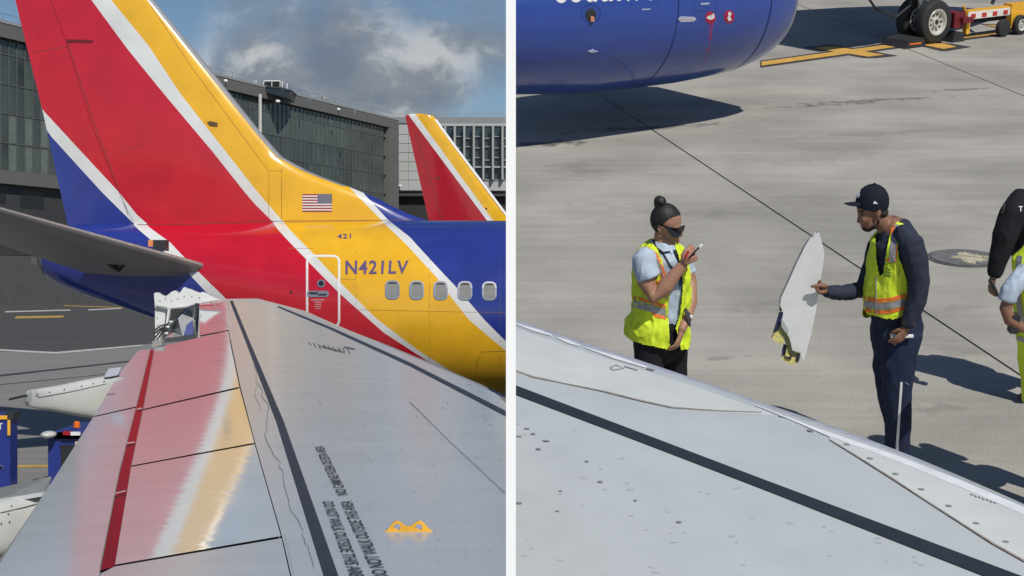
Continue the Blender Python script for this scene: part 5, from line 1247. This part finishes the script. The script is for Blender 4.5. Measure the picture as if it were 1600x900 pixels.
w.tube(b, [(1071, 407, -.205, 4.2), (1079, 403, -.215, 3.4), (1087, 400, -.20, 2.9)], 10); w.tube(b, [(1071, 411, -.205, 4.0), (1080, 408, -.212, 3.4), (1088, 404.5, -.20, 2.9)], 10); w.tube(b, [(1068, 406, -.195, 4.0), (1067.5, 398, -.195, 3.2), (1070, 391, -.19, 2.8)], 10)
hand(b, w.J(1066, 515, -.13), (w.J(1058, 540, -.15) - w.J(1066, 515, -.13)), (-.9, .4, 0), .17, .55, 1)
w.fuse('body', b, M_skinw, .0055, smooth_it=3)
c = S(); w.ell(c, 1040, 342.5, 0, 23.8, 21, 25.2, -8); w.ell(c, 1029, 350, 0, 9, 19.5, 13)
def hcut(v):
    x, y = pxof(v); return inpoly(x, y, [(1031, 354), (1037, 349), (1046, 341), (1056, 337.5), (1065, 336), (1080, 340), (1080, 400), (1028, 400), (1026, 362)])
hair = w.fuse('hair', c, M_hair, .005, smooth_it=1, wr=.0022, wf=55, cut=hcut)
c = S(); w.ell(c, 1031.5, 314.5, 0, 9.5, 8.5, 8, 20); w.ell(c, 1028.5, 319, .0, 6.5, 7, 6.5); w.ell(c, 1037, 324, 0, 6, 7, 6); w.fuse('hair_bun', c, M_hair, .005, wr=.003, wf=40)
q = S(); w.tube(q, [(1029, 325, 0, 6.2), (1038, 322.5, 0, 6.2)], 12); q.make('hair_tie', M_dark, w.root, True, RM)
q = S(); gl = [(1042, 353.5, -.082), (1048, 356, -.086), (1056, 357, -.082), (1063, 356, -.066), (1070.5, 353.2, -.03), (1068.5, 360, -.040), (1064, 366.5, -.062), (1058, 370.5, -.080), (1052, 370.5, -.088), (1047, 366, -.088)]
q.prism([w.J(*g_) for g_ in gl], (-.004, .022, 0)); q.make('sunglasses', M_lens, w.root, False, RM); q = S(); q.obox((w.J(1042, 355, -.083) + w.J(1027, 349.5, -.082)) / 2, (w.J(1043, 355.5, -.083) - w.J(1027, 349.5, -.082)) / 2, (0, .003, 0), (0, 0, .006)); q.make('sunglass_arm', M_lens, w.root, False, RM)
q = S(); w.ell(q, 1060.5, 376, -.035, 2.6, 3.5, 1.4); q.make('lips', M_lip, w.root, True, RM)
c = S()
w.tube(c, [(1034, 377, 0, 15.5, 15), (1034, 386, 0, 26, 23), (1034, 400, 0, 36, 34), (1034, 430, 0, 40, 35), (1033, 470, 0, 39, 33), (1031, 500, 0, 40, 33)], 20, round_=False)
w.tube(c, [(1012, 396, -.09, 14), (1006, 406, -.13, 18), (1009, 422, -.15, 18.5), (1014, 434, -.16, 18)], 16, round_=False); w.tube(c, [(1056, 396, .1, 13), (1066, 405, .13, 16), (1073, 428, .12, 15)], 16, round_=False)
wsh = w.fuse('polo_shirt', c, M_lblue, .007, wr=.006, wf=12, smooth_it=3)
hS = hitter(bvh_of([wsh]))
decal('collar', [[(1023, 374), (1030, 382), (1041, 392), (1037, 395), (1027, 387), (1021, 378)], [(1051, 385), (1046, 393), (1049, 398), (1055, 390)]], hS, .008, M_lblue, wsh, 6)
decal('lanyard', ribbon([(1021, 377), (1027, 389), (1035, 396), (1046, 394)], 2.0) + ribbon([(1036, 396), (1046, 413), (1056, 424)], 1.4) + ribbon([(1051, 391), (1057, 402), (1063, 415), (1064, 436)], 1.8), hS, .010, M_blackc, wsh, 8)
decal('id_badge', [[(1061, 436), (1067, 436), (1067, 448), (1061, 448)]], hS, .012, mat('badge_blue', (.04, .07, .2), .4), wsh, 10)
c = S(); w.tube(c, [(1031, 488, 0, 38, 32), (1030, 505, 0, 42, 35), (1030, 530, 0, 42, 36)], 20)
w.tube(c, [(1016, 520, -.06, 27, 22), (1014, 580, -.07, 22, 20), (1016, 640, -.07, 17, 17), (1018, 692, -.07, 14, 14)], 16, round_=False); w.tube(c, [(1050, 520, .06, 24, 22), (1053, 580, .07, 21.5, 20), (1053, 640, .07, 17, 17), (1052, 686, .07, 14, 14)], 16, round_=False)
w.fuse('trousers', c, M_blackc, .008, wr=.004, wf=9)
for dy, x, y in ((-.07, 1022, 702), (.07, 1058, 692)):
    q = S(); w.tube(q, [(x - 12, y - 3, dy, 8, 9), (x + 4, y, dy, 8, 10), (x + 20, y + 2, dy, 5, 8)], 14); q.make('shoe', M_shoe, w.root, True, RM)
c = S()
w.tube(c, [(1033, 381, 0, 24, 23), (1033, 390, 0, 33, 32), (1033.5, 402, 0, 40.5, 39), (1034, 430, 0, 44, 40), (1033.5, 470, 0, 43.5, 38), (1031, 492, 0, 44, 39), (1027, 506, 0, 49, 42), (1027, 530, 0, 49.5, 43), (1027, 556, 0, 49, 43)], 24, round_=False)
WO = [(1014, 360), (1022, 378), (1034, 404), (1042, 438), (1046.5, 462), (1044, 493), (1046, 530), (1047, 565), (1067, 565), (1063, 540), (1056, 512), (1063, 490), (1067, 452), (1066, 422), (1060, 398), (1055, 386), (1056, 360)]
WA = [(996, 404), (1003, 398), (1012, 400), (1020, 411), (1026, 425), (1026, 436), (994, 436)]
def wcut(v):
    x, y = pxof(v)
    if v.y < w.F + .03 and (inpoly(x, y, WO) or inpoly(x, y, WA)): return True
    if y < 383 and 1022 < x < 1052: return True
    hem = interp([(970, 518), (985, 531), (1005, 538), (1030, 543), (1047, 547), (1062, 547), (1079, 545)], x); return y > hem
wv = w.fuse('safety_vest', c, M_lime, .006, wr=.014, wf=11, smooth_it=2, cut=wcut)
hW = hitter(bvh_of([wv]))
def wd(name, pts, wi, m_, off=.003): return decal(name, ribbon(pts, wi), hW, off, m_, wv, 8)
wd('orange_band', [(990, 465), (1005, 468), (1025, 474), (1046, 481)], 4.5, M_hor); wd('reflective_band', [(990, 474), (1005, 478), (1025, 484), (1046, 490)], 11, M_silver, .004); wd('orange_band', [(1018, 491), (1046, 498)], 6, M_hor)
wd('orange_band', [(1001, 393), (1012, 391), (1021, 398), (1029, 413), (1034, 437), (1037, 464)], [7, 9, 12, 14, 15, 14], M_hor); wd('reflective_band', [(1012, 389), (1022, 398), (1032, 416), (1037, 440), (1041, 466)], [2, 2.5, 2.5, 2.5, 2.5], M_silver, .005); wd('orange_band', [(1061, 398), (1067, 408), (1070, 425)], 5, M_hor)
ph = S(); a, bb = w.J(1079, 400, -.20), w.J(1096, 382.5, -.185); dv_ = (bb - a); ph.obox((a + bb) / 2, dv_ / 2, Vector((-dv_.z, 0, dv_.x)).normalized() * .005, (0.012, .034, 0)); pho = empty('mobile_phone', tuple(a), 'dark mobile phone with a pale tip raised in the woman’s right hand', 'phone', space=RM); ph.make('case', M_lens, pho, False, RM)
q = S(); q.obox(w.J(1095, 383.5, -.215), (.008, 0, .008), (-.006, 0, .006), (.002, .008, 0)); q.make('pale_tip', M_white, pho, False, RM); q = S(); q.tube([w.J(1071, 404, -.225), w.J(1076, 392, -.222)], .006, 8); q.make('red_edge', M_rr, pho, False, RM)  # plain white block at the phone's end, thin red tube beside it
q = S(); 
for k in range(5): w.tube(q, [(1071 + 1.6 * k, 483 + 2 * k, -.12, 2.0), (1073 + 1.2 * k, 497 + 3 * k, -.13, 1.6)], 8)
q.make('wrist_lanyard', mat('charcoal_strap', (.05, .05, .06), .7), w.root, True, RM); q = S(); w.ell(q, 1080, 495, -.13, 2.6, 2, 3.6); q.make('key_tag', M_white, w.root, True, RM)

# ---------------- officer in dark uniform at the right edge
o_ = Fig(1625, 622, 'officer in black long-sleeved uniform at the right edge, right arm hanging')
def plainman(f, cx, top, mats, armL=None, hipw=38, headx=0):
    b = S(); f.ell(b, cx + 8 + headx, top - 42, 0, 22, 20, 28); f.tube(b, [(cx + 8 + headx, top - 22, 0, 13), (cx + 4, top + 4, 0, 15)], 12)
    f.tube(b, [(cx, top + 8, 0, 26, 22), (cx, top + 60, 0, 36, 28), (cx, top + 160, 0, 32, 27)], 16); f.ell(b, cx - 12 + headx, top - 38, -.01, 5, 5, 4)
    return b
b = plainman(o_, 1626, 302, None); o_.tube(b, [(1583, 335, -.1, 14), (1563, 395, -.12, 10), (1553, 430, -.13, 7)], 12); hand(b, o_.J(1552, 432, -.13), (-.04, 0, -1), (.9, .3, 0), .17, .6, -1)
o_.tube(b, [(1668, 335, .05, 14), (1690, 400, .0, 10), (1680, 450, -.05, 7)], 12); o_.tube(b, [(1612, 460, -.09, 20), (1612, 612, -.09, 10)], 12); o_.tube(b, [(1640, 460, .09, 20), (1642, 604, .09, 10)], 12)
o_.fuse('body', b, M_skinm, .006)
c = S(); o_.tube(c, [(1628, 292, 0, 18, 17), (1627, 304, 0, 34, 24), (1626, 322, 0, 50, 30), (1628, 360, 0, 50, 33), (1630, 420, 0, 44, 32), (1630, 470, 0, 42, 32), (1630, 500, 0, 42, 33)], 22, round_=False)
o_.tube(c, [(1594, 312, -.03, 17), (1582, 335, -.08, 20), (1570, 370, -.11, 18), (1561, 400, -.12, 14.5), (1555, 424, -.13, 11.5)], 16); o_.tube(c, [(1660, 318, .05, 18), (1676, 350, .05, 18), (1690, 400, .0, 15), (1680, 445, -.05, 11)], 14)
osr = o_.fuse('uniform_shirt', c, M_blackc, .007, wr=.006, wf=9); hO = hitter(bvh_of([osr]))
text_px('uniform_lettering', 'T', [(1591.5, 330), (1597.5, 330), (1591.5, 322.5), (1597.5, 322.5)], hO, .004, M_cw, osr, bold=.02); decal('sleeve_patch', ribbon([(1570, 318), (1566, 334)], 3), hO, .004, mat('patch_brown', (.07, .05, .035), .8), osr, 8)
c = S(); o_.tube(c, [(1630, 470, 0, 40, 33), (1630, 495, 0, 40, 33)], 18); o_.tube(c, [(1612, 490, -.08, 23), (1615, 560, -.09, 18), (1614, 612, -.09, 13)], 14); o_.tube(c, [(1645, 490, .08, 23), (1645, 550, .09, 18), (1643, 604, .09, 13)], 14); o_.fuse('trousers', c, M_blackc, .009, wr=.004, wf=9)
c = S(); o_.ell(c, 1636, 258, 0, 24, 22, 26); o_.fuse('cap', c, M_blackc, .008, cut=lambda v: v.z < o_.J(1630, 262).z)
for dy in (-.09, .09):
    q = S(); o_.tube(q, [(1628 + 160 * dy, 612 - 40 * dy, dy, 8), (1610 + 160 * dy, 617 - 40 * dy, dy, 6)], 12); q.make('boot', M_shoe, o_.root, True, RM)
dv2 = S(); o_.tube(dv2, [(1549, 440, -.14, 2.5, 6), (1556, 456, -.15, 3, 8)], 10); tag(dv2.make('handheld_radio', M_dark, None, True, RM), 'small black handheld device in the officer’s lowered hand', 'radio')
# ---------------- worker with pale blue sleeve and hi-vis vest, nearest the right edge
d_ = Fig(1640, 786, 'worker cut by the right edge in lime hi-vis vest over a pale blue short sleeve')
b = S(); d_.ell(b, 1660, 345, 0, 23, 21, 29); d_.tube(b, [(1655, 368, 0, 14), (1645, 398, 0, 16)], 12); d_.tube(b, [(1634, 405, 0, 28, 25), (1632, 470, 0, 36, 30), (1642, 580, 0, 34, 30)], 16)
d_.tube(b, [(1604, 434, -.11, 8), (1580, 458, -.15, 11), (1571, 482, -.16, 9.5), (1578, 500, -.17, 10), (1596, 512, -.18, 8)], 12); hand(b, d_.J(1600, 514, -.18), (1, 0, -.3), (0, .8, -.5), .16, .6, 1); d_.tube(b, [(1672, 430, .1, 14), (1690, 500, .05, 10)], 12)
d_.tube(b, [(1630, 600, -.08, 22), (1634, 774, -.08, 10)], 12); d_.tube(b, [(1665, 600, .08, 22), (1662, 760, .08, 10)], 12); d_.fuse('body', b, M_skinm, .006)
c = S(); d_.tube(c, [(1646, 396, 0, 20, 18), (1636, 408, 0, 38, 30), (1632, 440, 0, 42, 33), (1636, 520, 0, 40, 32), (1642, 590, 0, 38, 32)], 18, round_=False); d_.tube(c, [(1604, 424, -.08, 14), (1592, 438, -.13, 14), (1578, 455, -.15, 13.5), (1573, 470, -.155, 13)], 16, round_=False); dsh = d_.fuse('polo_shirt', c, M_lblue, .007, wr=.006, wf=13)
c = S(); d_.tube(c, [(1638, 392, 0, 36, 27), (1630, 406, 0, 48, 35), (1631, 445, 0, 48, 38), (1635, 500, 0, 47.5, 37), (1639, 570, 0, 46, 36), (1644, 630, 0, 45, 36)], 22, round_=False)
dvv = d_.fuse('safety_vest', c, M_lime, .007, wr=.006, wf=9, cut=lambda v: v.z < d_.J(1600, 628).z); hD = hitter(bvh_of([dvv]))
decal('reflective_band', ribbon([(1594, 400), (1590, 430), (1592, 470), (1597, 505)], 8), hD, .004, M_silver, dvv, 8); decal('reflective_band', ribbon([(1588, 505), (1610, 512)], 9) + ribbon([(1590, 528), (1612, 534)], 7), hD, .004, M_silver, dvv, 8)
c = S(); d_.tube(c, [(1644, 570, 0, 40, 33), (1646, 600, 0, 40, 33)], 16); d_.tube(c, [(1630, 610, -.08, 24), (1633, 776, -.08, 15)], 14); d_.tube(c, [(1664, 610, .08, 24), (1663, 764, .08, 15)], 14); d_.fuse('trousers', c, M_blackc, .009)
q = S(); q.obox(d_.J(1584, 505, -.17), (.022, 0, 0), (0, .03, 0), (0, 0, .05)); q.make('belt_pouch', M_dark, d_.root, False, RM)
c = S(); d_.ell(c, 1661, 335, 0, 25, 23, 25); d_.fuse('hair', c, M_hair, .008, cut=lambda v: v.z < d_.J(1660, 345).z)
